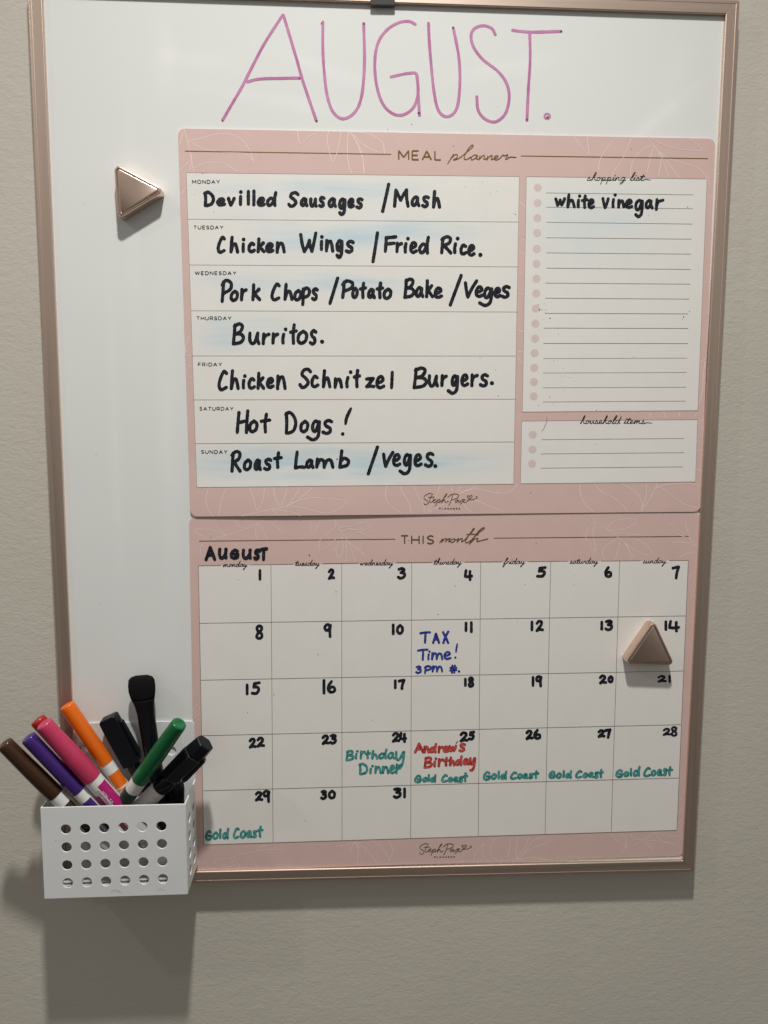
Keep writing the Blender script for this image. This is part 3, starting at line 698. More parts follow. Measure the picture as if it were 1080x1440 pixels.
# handwriting
def hm(letters, org, w=4.8, m='black', **k): return word(mp_, mi, lift_meal, .24, m, w, org, letters, **k)
hm([('D',182,250,392,485),('e',255,312,428,482),('v',316,366,426,482),('i',383,404,390,478),('l',427,447,387,476),('l',457,479,384,479),('e',483,536,424,483),('d',534,601,393,484)], A1)
hm([('S',655,726,394,488),('a',724,776,428,485),('u',778,828,430,488),('s',828,872,420,490),('a',880,937,428,490),('g',938,993,430,535),('e',992,1038,430,492),('s',1038,1086,428,498)], A1)
hm([('/',143,196,347,517)], A2, name='handwritten_slash')
hm([('M',210,305,380,488),('a',307,366,418,485),('s',368,419,416,491),('h',428,482,387,493)], A2)
hm([('C',257,314,85,188),('h',328,386,85,186),('i',398,420,97,183),('c',430,480,118,184),('k',480,534,95,184),('e',530,584,120,184),('n',588,648,116,186)], B1)
hm([('W',722,826,62,184),('i',838,860,82,172),('n',865,921,103,180),('g',924,976,104,216),('s',978,1036,107,186)], B1)
hm([('/',89,133,60,239)], B2, name='handwritten_slash')
hm([('F',158,236,82,182),('r',222,268,118,184),('i',268,304,92,186),('e',300,352,114,188),('d',350,419,85,191)], B2)
hm([('R',475,545,82,191),('i',546,584,92,189),('c',582,631,128,197),('e',627,676,130,204),('.',692,712,183,203)], B2)
hm([('P',280,350,327,464),('o',330,386,388,459),('r',388,434,378,455),('k',450,510,352,454)], B1)
hm([('C',560,622,348,456),('h',632,692,350,452),('o',688,742,384,456),('p',728,790,370,481),('s',788,833,374,454)], B1)
hm([('/',886,949,315,476)], B1, name='handwritten_slash')
hm([('P',-82,-8,330,442),('o',-26,20,372,442),('t',18,66,343,442),('a',62,115,378,442),('t',112,162,343,442),('o',150,209,376,447)], B2)
hm([('B',268,338,320,441),('a',330,388,368,437),('k',388,442,330,437),('e',438,493,370,441)], B2)
hm([('/',523,604,300,484)], B2, name='handwritten_slash')
hm([('V',608,691,330,439),('e',668,724,364,436),('j',686,778,370,487),('e',774,824,372,438),('s',814,874,361,441)], B2)
hm([('B',343,419,92,223),('u',435,506,143,221),('r',510,562,148,221),('r',565,611,148,217),('i',620,656,122,217),('t',665,716,98,219),('o',706,776,133,220),('s',776,826,130,224),('.',840,863,190,212)], C1)
hm([('C',262,326,360,481),('h',330,389,357,474),('i',398,427,385,470),('c',430,481,400,472),('k',480,532,370,472),('e',534,586,398,467),('n',590,653,386,474)], C1)
hm([('S',718,796,347,467),('c',784,837,386,464),('h',848,905,356,464),('n',914,971,400,466),('i',979,1022,363,463),('t',1024,1072,355,463)], C1)
hm([('z',52,112,397,466),('e',110,168,388,470),('l',186,223,365,469)], C2)
hm([('B',320,408,340,469),('u',405,470,384,460),('r',475,520,384,457),('j',510,586,384,501),('e',588,640,379,457),('r',643,695,379,457),('s',693,752,378,460),('.',757,778,424,446)], C2)
hm([('H',365,443,22,161),('o',434,496,78,157),('t',500,566,40,158)], D1)
hm([('D',638,713,30,165),('o',722,782,80,157),('j',758,849,78,203),('s',848,916,75,167),('!',958,1023,8,170)], D1)
hm([('R',335,400,250,379),('o',404,461,298,371),('a',464,514,298,370),('s',518,573,293,370),('t',574,631,257,357)], D1)
hm([('L',692,762,253,361),('a',754,810,298,358),('m',812,922,293,357),('b',940,1011,247,357)], D1)
hm([('.',932,940,299,306)], D1, w=1.6, name='ink_dot')
hm([('/',62,133,225,394)], D2, name='handwritten_slash')
hm([('V',148,219,255,352),('e',204,259,267,347),('j',238,321,267,394),('e',324,378,268,348),('s',384,446,260,352),('.',438,459,330,352)], D2)
hm([('w',198,264,428,482),('h',264,319,407,491),('i',323,349,413,491),('t',346,392,413,494),('e',383,428,434,496)], A3, w=4.3)
hm([('v',463,510,428,496),('i',518,549,407,491),('n',550,598,438,492),('e',594,643,436,495),('g',644,706,438,546),('a',704,757,438,497),('r',762,819,434,506)], A3, w=4.3)

# specks of ink and wipe marks
k = Ink(lift_meal, .22)
rs = random.Random(3)
for x, y, r in [(725,301.5,.7),(722,300,.4),(285,244,.5),(759,435.5,1.0),(762,435,.5),(773.5,447.5,.8),(757,428,.5),(961.5,445.5,.9),(969.5,437.5,.6),(960,449,.4),(785,470,.4),(888,209.5,.5),(637.5,205,.6),(891.5,502,.5),
                (838.5,577,.6),(773,558,.6),(777,567,.4),(757.5,570,.6),(675,503,.5),(701,556.5,.6),(697,520.5,.5),(967,291,.6),(300.5,298,.5),(679,256,.4),(746.5,693,.6),(838,625,.4)]:
    k.dot(x, y, r, .3)
for i in range(46):
    cx, cy = rs.choice([(762,440),(765,450),(768,432),(795,520),(790,505),(800,535),(700,265),(655,258),(275,265),(900,300)])
    k.dot(cx+rs.gauss(0,7), cy+rs.gauss(0,6), rs.uniform(.18,.42), .3)
o = k.build('ink_specks', 'speck', mp_, mi); o['kind'] = 'stuff'
k = Ink(lift_meal, .22)
k.stroke([(769.5,585),(768.5,593),(765,602),(760.5,608)], .45, wob=.8, taper=.8)
k.build('pen_scratch', 'speck', mp_, mi)

# ------------------------------------------------------------------ MONTH CALENDAR
QC = [(266,729.5),(984,723.3),(961.3,1203),(274.8,1225.5)]
cl = thing('month_calendar', 'lower pink magnetic sheet printed as a month grid with handwritten dates 1 to 31', 'calendar', loc=P(620,1215,.7))
ci = loc_inv(cl)
QC2 = [(265.6,721.5),(984.5,715),(961.3,1203),(274.8,1225.5)]
sheet('backing_sheet', [(265.8,727.5),(984.2,720.5),(961.3,1203),(274.8,1225.5)], lift_cal, 0, 'pink', cl, 44, 40, ci, rad=5.0, thick=.7)
topx=[(279,795.7),(381,794),(480.5,792),(579,791),(676,790),(774.5,789.5),(871.5,788.8),(968,788)]
botx=[(286.5,1188),(384,1185),(481,1182.5),(577.5,1179),(672.5,1176),(766.5,1173),(859.5,1170),(952,1167.5)]
Lr=[(280,876.5),(282,956.5),(285,1034.5),(286,1112)]
Rr=[(965,866),(961,943.5),(957.5,1019),(954.5,1094)]
sheet('writing_panel', [topx[0],topx[7],botx[7],botx[0]], lift_cal, .1, 'panel', cl, 60, 40, ci)
_gaps = [(311,351.5),(412.5,454),(504.5,557),(607.5,653.5),(706,743),(798.5,845.5),(901.5,941)]
def _ty(x):
    for (x0,y0),(x1,y1) in zip(topx[:-1], topx[1:]):
        if x <= x1: return y0+(y1-y0)*(x-x0)/(x1-x0)
    return topx[7][1]
_xs = [topx[0][0]]+[x for g in _gaps for x in g]+[topx[7][0]]
head_rule = [[(_xs[i],_ty(_xs[i])),(_xs[i+1],_ty(_xs[i+1]))] for i in range(0,len(_xs),2)]
lines(cl, ci, lift_cal, .17, 'grid', [[topx[i], botx[i]] for i in range(1,7)]+[[Lr[i], Rr[i]] for i in range(4)]+head_rule+[[topx[0],botx[0]],[topx[7],botx[7]],[botx[0],botx[7]]], .58, 'grid_line')
leaf = [zz(E1,l) for l in [[(50,105),(100,95),(170,105),(230,135),(160,152),(100,135),(50,105)],[(170,145),(250,125),(330,100),(410,65),(440,50)],[(285,48),(300,80),(350,95)],[(405,65),(440,100),(460,155)],[(405,65),(398,110),(405,155)],
 [(712,60),(705,90),(722,128),(740,90),(760,60)],[(760,220),(755,170),(790,130),(840,90),(845,50)],[(760,220),(810,190),(850,150)],[(842,42),(880,110),(920,170),(960,280)],[(870,85),(940,80),(1000,60),(1050,85),(980,100),(870,85)],
 [(880,110),(950,100),(1030,140),(1080,150)],[(890,130),(860,180),(850,220),(870,255),(890,200),(885,140)],[(920,170),(960,200),(1015,245)],[(905,160),(910,230),(905,285)],[(280,170),(300,220)],[(120,160),(90,200),(85,250)],[(150,50),(190,90),(235,135)],[(470,48),(520,90),(560,120)]]]
leaf += [zz(E2,l) for l in [[(-10,55),(60,75),(92,110)],[(-10,125),(50,105),(90,110)],[(0,205),(30,225),(45,245)]]]
leaf += [zz(E3,l) for l in [[(390,14),(430,60),(500,105),(560,145),(620,195)],[(430,60),(390,90),(375,130),(380,170)],[(430,65),(415,120),(430,220),(400,190)],[(500,105),(530,55),(600,38),(662,45),(620,85),(500,105)],
 [(560,145),(650,150),(720,190),(745,240),(680,230),(590,170)],[(560,145),(480,200),(470,250),(490,272)],[(570,150),(560,200),(540,272)],[(590,170),(620,220),(630,270)],[(600,180),(650,260)],[(520,120),(600,120),(680,132)],
 [(835,62),(880,90),(930,125)],[(850,100),(900,130),(960,150),(990,190)],[(935,50),(945,100),(962,155)],[(995,200),(960,165)],[(860,170),(930,170),(990,190)],[(900,260),(940,235),(990,225)],[(957,375),(970,345),(988,330)]]]
leaf += [zz(H2,l) for l in [[(0,300),(15,340),(10,425)],[(10,300),(70,350),(125,422)],[(90,290),(150,330),(190,400)],[(180,285),(208,340),(190,405)],[(665,402),(680,350),(720,305)],[(720,305),(715,350),(730,400)],[(790,272),(760,320),(765,370),(800,400)],
 [(865,270),(868,320),(855,380)],[(910,270),(905,330),(905,395)],[(975,267),(950,330),(905,395)],[(1080,300),(980,340),(905,395)],[(905,395),(1000,385),(1080,398)],[(1060,262),(1000,290),(940,370)]]]
leaf += [zz(G3,l) for l in [[(518,610),(550,650),(600,680),(575,715)],[(570,607),(600,640),(605,690)],[(765,602),(700,645),(635,685)],[(765,602),(800,650),(900,670)],[(700,645),(740,690),(760,715)],[(770,602),(850,625),(920,630)],[(720,650),(800,655),(912,690)],
 [(630,607),(640,640),(690,645)],[(900,415),(915,412)],[(900,495),(918,465)],[(895,560),(912,530)],[(885,600),(915,560)]]]
leaf += [zz((240,1150),l,6.75) for l in [[(430,375),(425,420),(400,430)],[(640,350),(750,330),(800,320),(850,280),(900,262)],[(440,400),(560,380),(640,350)],[(600,370),(640,440),(650,488)],[(560,385),(600,430)],[(800,320),(1000,300),(1080,330)],[(540,470),(620,450)]]]
leaf += [zz(G1,l) for l in [[(965,658),(940,680),(930,718)],[(965,658),(900,675),(850,680)],[(965,658),(985,700)],[(965,658),(1010,690),(1020,718)]]]
leaf += [zz(F1,l) for l in [[(45,520),(70,480)],[(45,545),(85,500)],[(50,560),(85,530)]]]
lines(cl, ci, lift_cal, .035, 'leaf2', leaf, .75, 'leaf_drawing', smooth=True)
lines(cl, ci, lift_cal, .07, 'gold', [[(280,761),(555.8,758.2)]], 1.15, 'gold_line')
lines(cl, ci, lift_cal, .07, 'gold', [[(694.5,756.8),(969.5,754.3)]], 1.15, 'gold_line')
caps(cl, ci, lift_cal, .2, 'gold', 'THIS', 256, 440, 133, 178, 1.8, E2)
k = Ink(lift_cal, .2)
for s_ in [[(473,172),(482,160),(492,150),(484,168)],[(484,168),(500,152),(512,150),(504,168)],[(504,168),(520,152),(532,150),(523,166),(536,164)],[(556,150),(540,154),(536,168),(550,168),(560,155),(554,150),(566,156),(577,150)],[(580,148),(570,170)],
  [(570,170),(588,152),(602,150),(595,166),(608,162)],[(608,162),(640,128),(667,96),(662,94),(632,138),(618,166),(628,172),(648,160)],[(648,160),(690,118),(724,92),(716,88),(690,110),(662,148),(640,180)],[(648,172),(668,152),(688,148),(682,164),(700,162),(745,150)],[(626,126),(656,124),(690,127)]]:
    k.stroke(zz(E2, s_), 1.2, wob=.3)
k.build('printed_word', 'gold', cl, ci)
for t_, x0, x1, yb, o_ in [('monday',215,362,308,E1),('tuesday',620,770,302,E1),('wednesday',27,222,300,E2),('thursday',440,608,295,E2),('friday',833,966,292,E2),('saturday',285,456,290,E3),('sunday',697,839,288,E3)]:
    script(cl, ci, lift_cal, .2, 'print', t_, x0, x1, yb, 15, .9, o_, slope=-.01)
signature(cl, ci, lift_cal, H2, lambda x, y: (360+(x-383)*.967, 305+(y-495)*.95-(x-383)*.01))
caps(cl, ci, lift_cal, .2, 'print', 'PLANNERS', 443, 558, 378, 384, .5, H2, gap=.8, slope=-.01)
def hc(letters, org, w=4.6, m='black', **kk): return word(cl, ci, lift_cal, .24, m, w, org, letters, **kk)
hc([('A',110,177,190,276),('U',185,241,200,267),('G',250,309,205,268),('U',318,377,205,269),('S',383,428,204,273),('T',415,469,197,276)], E1)
num = [
 ([('1',410,434,320,386)],E1),([('2',802,846,317,383)],E1),([('3',232,286,309,381)],E2),([('4',609,661,320,388)],E2),([('5',1015,1075,304,372)],E2),([('6',477,526,304,371)],E3),([('7',857,906,300,379)],E3),
 ([('8',393,444,632,719)],E1),([('9',777,829,624,709)],E1),([('1',201,223,627,693),('0',226,273,629,691)],E2),([('1',609,633,617,676),('1',639,664,614,681)],E2),([('1',981,1004,611,671),('2',1010,1061,607,676)],E2),
 ([('1',454,476,611,666),('3',479,531,604,671)],E3),([('1',813,838,609,669),('4',838,906,607,677)],E3),
 ([('1',336,364,364,431),('5',370,427,352,431)],F1),([('1',771,793,339,426),('6',797,853,344,421)],F1),([('1',212,235,341,396),('7',237,281,337,401)],F2),([('1',607,629,331,384),('8',629,669,324,389)],F2),([('1',987,1009,322,384),('9',1008,1053,317,386)],F2),
 ([('2',447,496,314,371),('0',496,533,317,364)],F3),([('2',777,831,317,361),('1',834,860,317,361)],F3),
 ([('2',357,404,69,132),('2',400,452,64,127)],G1),([('2',767,817,51,112),('3',811,857,47,109)],G1),([('2',202,252,37,99),('4',244,291,36,99)],G2),([('2',583,637,34,97),('5',631,673,29,87)],G2),([('2',954,1002,24,84),('6',998,1047,19,82)],G2),
 ([('2',439,487,21,72),('7',478,521,16,76)],G3),([('2',806,857,14,60),('8',850,893,4,64)],G3),
 ([('2',391,442,369,430),('9',434,483,361,437)],G1),([('3',760,802,362,421),('0',803,851,361,417)],G1),([('3',208,262,348,414),('1',264,287,349,411)],G2)]
for i, (l_, o_) in enumerate(num): hc(l_, o_, w=4.1 if i not in (20,27) else 3.2, name='handwritten_date')
hc([('T',358,424,70,141),('A',430,476,78,142),('X',486,528,66,143)], F2, w=3.3, m='blue')
hc([('T',345,411,168,236),('i',403,422,179,234),('m',424,494,187,234),('e',493,540,181,232)], F2, w=3.0, m='blue')
hc([('!',556,578,137,224)], F2, w=2.8, m='blue')
hc([('3',335,374,263,311),('P',384,430,261,312),('m',428,493,261,303)], F2, w=2.9, m='blue')
hc([('#',527,573,258,309),('.',576,588,290,303)], F2, w=2.8, m='blue')
hc([('B',-57,-6,137,202),('i',-5,17,139,192),('r',22,56,140,192),('t',50,86,138,190),('h',86,128,138,192),('d',126,180,130,192),('a',176,224,148,192),('y',218,282,143,250)], G2, w=3.3, m='teal')
hc([('D',16,72,210,280),('i',76,102,222,275),('n',104,148,226,274),('n',146,190,226,274),('e',188,226,220,274),('r',222,264,214,274)], G2, w=3.3, m='teal')
hc([('A',328,388,96,158),('n',380,418,113,158),('d',412,460,98,158),('r',460,494,113,158),('e',488,528,113,155),('w',522,572,108,152),('s',578,622,98,152)], G2, w=3.7, m='red')
hc([('/',562,576,88,106)], G2, w=1.4, m='red', name='handwritten_apostrophe')
hc([('B',382,436,174,244),('i',436,460,180,237),('r',460,498,183,236),('t',490,528,176,232),('h',524,562,173,230),('d',558,604,168,230),('a',600,642,183,226),('y',636,680,178,260)], G2, w=3.7, m='red')
def gc(org, a, b): 
    hc(a, org, w=3.3, m='teal'); hc(b, org, w=3.3, m='teal')
gc(G2, [('G',328,374,277,326),('o',374,408,288,322),('l',404,420,274,320),('d',418,456,274,323)], [('C',480,522,274,323),('o',518,550,288,322),('a',548,582,286,322),('s',578,608,284,324),('t',600,634,264,321)])
gc(G2, [('G',715,762,257,312),('o',760,797,268,307),('l',797,814,254,304),('d',813,854,254,306)], [('C',867,912,259,307),('o',908,942,268,304),('a',938,972,268,303),('s',970,1002,266,303),('t',996,1034,251,302)])
gc(G3, [('G',164,208,254,302),('o',207,242,263,302),('l',242,260,251,297),('d',258,299,251,300)], [('C',314,358,251,300),('o',356,390,263,298),('a',388,422,260,296),('s',420,450,258,300),('t',443,477,244,297)])
gc(G3, [('G',540,588,246,297),('o',586,622,256,292),('l',622,637,238,288),('d',638,684,227,290)], [('C',697,744,234,292),('o',739,774,248,288),('a',773,807,243,287),('s',806,834,238,287),('t',826,867,229,287)])
gc(G1, [('G',112,155,589,650),('o',153,192,596,644),('l',190,208,579,640),('d',208,250,577,642)], [('C',269,310,574,640),('o',308,347,588,638),('a',344,380,588,635),('s',378,407,588,635),('t',403,443,564,632)])
k = Ink(lift_cal, .22)
for x, y, r in [(335,815,.5),(435,780.5,.9),(472.5,832,.7),(447.5,920.5,.6),(385,977,.6),(348,1002,.5),(640,824,.6),(616,864,.6),(727.5,874.5,.4),(807,822,.4),(524,1013,.4),(754,764,.5),(738,822,.5),(575,760,.4),(546,812.5,.4),(893,983,.4),(520.7,812,.3),(296,756.5,.5),(428.5,1154,.4)]:
    k.dot(x, y, r, .3)
rs = random.Random(9)
for i in range(40): k.dot(rs.uniform(290,950), rs.uniform(800,1160), rs.uniform(.15,.3), .3)
o = k.build('ink_specks', 'speck', cl, ci); o['kind'] = 'stuff'

# ------------------------------------------------------------------ triangle magnets
def round_poly(pts, r, n=7):
    out = []
    m_ = len(pts)
    for i in range(m_):
        a, b, c_ = pts[i-1], pts[i], pts[(i+1)%m_]
        u = (a-b).normalized(); v = (c_-b).normalized()
        ang = u.angle(v); t = r/math.tan(ang/2); bis = (u+v).normalized(); cc = b+bis*(r/math.sin(ang/2))
        s_ = b+u*t-cc; e = b+v*t-cc
        for k in range(n+1):
            f = k/n
            w = (s_*(math.sin((1-f)*s_.angle(e)))+e*math.sin(f*s_.angle(e)))/math.sin(s_.angle(e))
            out.append(cc+w)
    return out
def magnet(label, tri, base_h, H):
    c3 = [P(x, y, H) for x, y in tri]
    cen = sum(c3, Vector())/3
    t = thing('triangle_magnet', label, 'magnet', loc=atH(cen, base_h), group='rose gold triangle magnets')
    inv_ = loc_inv(t)
    def loft(name, prof, close=True):
        vs, fs = [], []
        N = None
        for ins, h, r in prof:
            pts = round_poly(offset_poly([atH(v, 0) for v in c3], ins/1000), r/1000)
            N = len(pts); vs += [atH(p, h) for p in pts]
        for k in range(len(prof)-1):
            for i in range(N):
                j = (i+1) % N
                fs.append((k*N+i, k*N+j, (k+1)*N+j, (k+1)*N+i))
        fs.append(tuple(range((len(prof)-1)*N, len(prof)*N)))
        fs.append(tuple(range(N))[::-1])
        o = mesh_obj(name, vs, fs, 'magnet', t, inv=inv_)
        fix_normals(o)
        for p in o.data.polygons: p.use_smooth = len(p.vertices) == 4
        o.data.set_sharp_from_angle(angle=math.radians(28))
        return o
    h = H-base_h
    loft('body', [(-.25,base_h,3.3),(-.25,base_h+.4,3.3),(-.15,base_h+h*.45,3.2),(-.02,base_h+h*.84,3.2),(.08,base_h+h*.90,3.1),(.4,base_h+h*.95,2.8),(.9,base_h+h*.97,2.4),(1.6,base_h+h*.97,1.9),(1.8,base_h+h*.87,1.8)])
    loft('face_plate', [(2.35,base_h+h*.84,1.2),(2.35,base_h+h*.96,1.2),(2.5,base_h+h*.985,1.1),(2.8,H,.9)])
magnet('rose gold triangle magnet alone on the white board at upper left, pointing right', [(159.6,228.6),(232.6,267.2),(164.9,308.6)], .03, 10)
magnet('rose gold triangle magnet pointing up beside the date 14 on the calendar', [(920,871.8),(877.8,933.6),(949.8,936)], 1.0, 11.5)

# ------------------------------------------------------------------ wire bin: perforated basket
HF = 43.0; HB = 1.3; TH = 1.1
fTL, fTR, fBR, fBL = P(56.5,1135,HF), P(259.5,1131.5,HF), P(265.5,1257,HF), P(62.3,1265,HF)
bk_ = thing('pen_basket', 'white perforated metal basket hung at the lower left corner of the board', 'basket', loc=atH((fBL+fBR)/2, HF/2))
bi = loc_inv(bk_)
def plate(name, o0, ux, uy, nrm, Wm, Hm, holes, hr, thick, seg=20, outline=None):
    bm = bmesh.new()
    ed = []
    def loop(pts):
        vs = [bm.verts.new((x, y, 0)) for x, y in pts]
        for i in range(len(vs)): ed.append(bm.edges.new((vs[i], vs[(i+1) % len(vs)])))
    ol = outline or [(0,0),(Wm,0),(Wm,Hm),(0,Hm)]
    loop(ol)
    for hx, hy in holes: loop([(hx+hr*math.cos(2*math.pi*k/seg), hy+hr*math.sin(2*math.pi*k/seg)) for k in range(seg)])
    bmesh.ops.triangle_fill(bm, use_beauty=True, edges=ed)
    fc = bm.faces[:]
    r = bmesh.ops.extrude_face_region(bm, geom=fc)
    for v in [g for g in r['geom'] if isinstance(g, bmesh.types.BMVert)]: v.co.z = thick
    mw = Matrix((ux, uy, nrm)).transposed()
    for v in bm.verts:
        v.co = bi @ (Vector(o0) + mw @ (v.co/1000))
    bmesh.ops.recalc_face_normals(bm, faces=bm.faces[:])
    me = bpy.data.meshes.new(name); bm.to_mesh(me); bm.free()
    me.materials.append(MT['basket'])
    o = bpy.data.objects.new(name, me); C.objects.link(o); o.parent = bk_
    bevel(o, .00034, 3, 50)
    return o
ux = ((fTR-fTL)+(fBR-fBL)).normalized(); uy = ((fBL-fTL)+(fBR-fTR)); uy = (uy - ux*uy.dot(ux)).normalized()   # y down
nb = Vector((0,1,0))
Wf = ((fTR-fTL).length+(fBR-fBL).length)/2*1000; Hf_ = ((fBL-fTL).length+(fBR-fTR).length)/2*1000
O = (fTL+fTR+fBL+fBR)/4 - ux*Wf/2000 - uy*Hf_/2000
def local(p): d = p-O; return d.dot(ux)*1000, d.dot(uy)*1000
h00, h05, h30, h35 = [local(P(x, y, HF)) for x, y in [(92.5,1166.3),(226.8,1162),(95.3,1241.8),(229,1236)]]
fh = []
for r_ in range(4):
    for c_ in range(6):
        u, v = c_/5, r_/3
        fh.append(tuple((h00[k]*(1-u)+h05[k]*u)*(1-v)+(h30[k]*(1-u)+h35[k]*u)*v for k in (0,1)))
plate('front_panel', O, ux, uy, nb, Wf, Hf_, fh, 3.85, TH)
pr = (h30[1]-h00[1])/3; D_ = HF-HB
rows = [h00[1]+pr*i for i in range(4)]
sh_ = [(x, y) for y in rows for x in (D_*.30, D_*.70)]
for sx, x0 in ((1, 0.0), (-1, Wf)):
    o0 = O + ux*x0/1000 + nb*(TH+.02)/1000
    plate('side_panel', o0, nb, uy, ux*sx, D_-TH-.04, Hf_, [(x, y) for x, y in sh_], 3.85, TH)
# back panel rises above the rim, rounded top corners
btop = (P(170,1016,HB)-O); tb = btop.dot(uy)*1000
rad = 3.5
ol = [(.0,Hf_)]+[(Wf,Hf_)]
ol += [(Wf-rad+rad*math.cos(a), tb+rad-rad*math.sin(a)) for a in [k*math.pi/12 for k in range(7)]]
ol += [(rad-rad*math.sin(a), tb+rad-rad*math.cos(a)) for a in [k*math.pi/12 for k in range(7)]]
kh = [((P(x, y, HB)-O).dot(ux)*1000, (P(x, y, HB)-O).dot(uy)*1000) for x, y in ((117,1054),(241,1056))]
bh = kh
plate('back_panel', O+nb*(D_)/1000, ux, uy, nb, Wf, Hf_, bh, 3.9, TH-.1, outline=ol)
plate('base_panel', O+uy*(Hf_-TH)/1000+ux*(TH+.02)/1000+nb*(TH+.02)/1000, ux, nb, uy, Wf-2*TH-.04, D_-TH-.06, [], 3.85, TH)

MT['smudge'] = mat('grey scuff', (.56,.58,.62,1), .55, col2=(.70,.72,.73,1), vscale=500)
k = Ink(lambda x, y: HF+.05, 0)
for pts, w_ in (([(156,1255),(160,1252),(166,1253),(172,1256)], 2.6), ([(221,1252.5),(226,1250.5),(232,1252)], 1.8), ([(78,1180),(79,1184)], 1.2), ([(201,1190),(203,1191)], .8)):
    k.stroke(pts, w_, wob=.5, taper=.8)
o = k.build('scuff_marks', 'smudge', bk_, bi); o['kind'] = 'stuff'
# ------------------------------------------------------------------ pens
def pen_frame(tip, low, L):
    ax = (tip-low).normalized()
    side = Vector((0,-1,0)).cross(ax).normalized()   # local x, roughly in the picture plane
    fr = ax.cross(side)
    m = Matrix((side, fr, ax)).transposed().to_4x4()
    m.translation = tip - ax*L
    return m
def lathe(name, prof, m, parent, seg=32, smooth=35, sx=1.0, sy=1.0, top=True):
    vs, fs = [], []
    for r, z in prof:
        for k in range(seg):
            a = 2*math.pi*k/seg
            vs.append((r*sx*math.cos(a)/1000, r*sy*math.sin(a)/1000, z/1000))
    for i in range(len(prof)-1):
        for k in range(seg):
            j = (k+1) % seg
            fs.append((i*seg+k, i*seg+j, (i+1)*seg+j, (i+1)*seg+k))
    fs.append(tuple(range(seg))[::-1]); fs.append(tuple(range((len(prof)-1)*seg, len(prof)*seg)))
    o = mesh_obj(name, vs, fs, m, parent, smooth=True)
    o.data.set_sharp_from_angle(angle=math.radians(smooth))
    return o
def wrap(name, r, z0, z1, a0, a1, m, parent, n=14, slant=0):   # a printed patch around a barrel, slightly proud
    vs, fs = [], []
    for k in range(n+1):
        a = math.radians(a0+(a1-a0)*k/n)
        off = slant*(k/n)
        for z in (z0+off, z1+off):
            for rr in (r, r+.08): vs.append((rr*math.cos(a)/1000, rr*math.sin(a)/1000, z/1000))
    for k in range(n):
        b = 4*k
        fs += [(b+1, b+5, b+7, b+3), (b, b+2, b+6, b+4), (b, b+4, b+5, b+1), (b+2, b+3, b+7, b+6)]
    fs += [(0,1,3,2), (4*n, 4*n+2, 4*n+3, 4*n+1)]
    o = mesh_obj(name, vs, fs, m, parent, smooth=False); fix_normals(o); return o
def marker(name, label, tip, low, r, cap_m, L=128, band=None, taper=.9, flat_end=.55, group='coloured markers in the basket', bandm=None):
    T = P(*tip); Lw = P(*low)
    mw = pen_frame(T, Lw, L/1000)
    t = thing(name, label, 'marker', mw=mw, group=group)
    cl_ = (T-Lw).length*1000
    z0 = L-cl_
    rt = r*taper
    lathe('cap', [(r*.985,z0),(r,z0+.6),(r*.99,z0+cl_*.4),(rt*1.01,L-5),(rt,L-1.6),(rt*.97,L-.8),(rt*.89,L-.2),(rt*.8,L),(rt*flat_end,L-.02),(rt*flat_end*.85,L-.3),(rt*.1,L-.4)], cap_m, t)
    rb = r*.93
    lathe('barrel', [(rb*.7,0),(rb*.9,.8),(rb,2.5),(rb,z0-.05)], 'white_pl', t)
    if band: 
        for (a0, a1, zz0, zz1, mm) in band: wrap('label_band', rb+.02, z0-zz1, z0-zz0, a0, a1, mm, t)
    return t, z0, rb
marker('marker', 'brown capped marker leaning furthest left out of the basket', (5.5,1045,47), (78,1117,38), 6.6, 'c_brown', band=[(85,170,10,40,'c_brown')], L=128)
marker('marker', 'purple capped marker between the brown and pink ones', (39,1036.5,45), (110.5,1111.5,36), 5.9, 'c_purple', band=[(70,150,9,38,'c_purple')], L=128, taper=.97)
marker('marker', 'red capped marker mostly hidden behind the pink one', (52,1011.5,26), (118,1085,22), 6.1, 'c_red', L=118, taper=.97)
tk, z0, rb = marker('marker', 'fat pink capped marker with magenta lettered barrel', (61,1017,44), (129.5,1094,34), 7.4, 'c_pink', L=128, taper=.82)
wrap('label_band', rb+.02, z0-50, z0-6, 108, 176, 'magenta', tk)
wrap('label_band', rb+.02, z0-50, z0-13, 20, 76, 'magenta', tk)
# lettering on the pink marker: thin magenta text strokes on the white stripe
def curved_caps(t, text, r, z_start, a_c, hgt, m, name='printed_word', adv=1.9, w=.32, flip=False):
    vs, fs = [], []
    z = z_start
    for ch in text:
        if ch == ' ': z -= adv*.7; continue
        for st in (PC[ch][1] if ch in PC else []):
            for p, q in zip(st[:-1], st[1:]):
                A = (z - p[0]*adv*.7, a_c - (p[1]-.5)*hgt); B = (z - q[0]*adv*.7, a_c - (q[1]-.5)*hgt)
                dz, da = B[0]-A[0], (B[1]-A[1]); l = math.hypot(dz, da) or 1
                nz_, na = -da/l*w/2, dz/l*w/2
                b0 = len(vs)
                for zz_, aa in ((A[0]+nz_, A[1]+na), (B[0]+nz_, B[1]+na), (B[0]-nz_, B[1]-na), (A[0]-nz_, A[1]-na)):
                    an = aa/r
                    vs.append((r*math.cos(an)/1000, r*math.sin(an)/1000, zz_/1000))
                fs.append((b0, b0+1, b0+2, b0+3))
        z -= adv
    return mesh_obj(name, vs, fs, m, t)
PC['C'] = (.95,[[(.95,.15),(.5,0),(.1,.2),(0,.5),(.1,.8),(.5,1),(.95,.85)]])
rr = rb+.06
curved_caps(tk, 'CONFORMS TO ASTM', rr, z0-9, math.radians(91)*rr, 1.5, 'magenta', adv=1.75)
curved_caps(tk, 'NON TOXIC', rr+.12, z0-12, math.radians(112)*rr, 2.0, 'white_pl', adv=2.2)
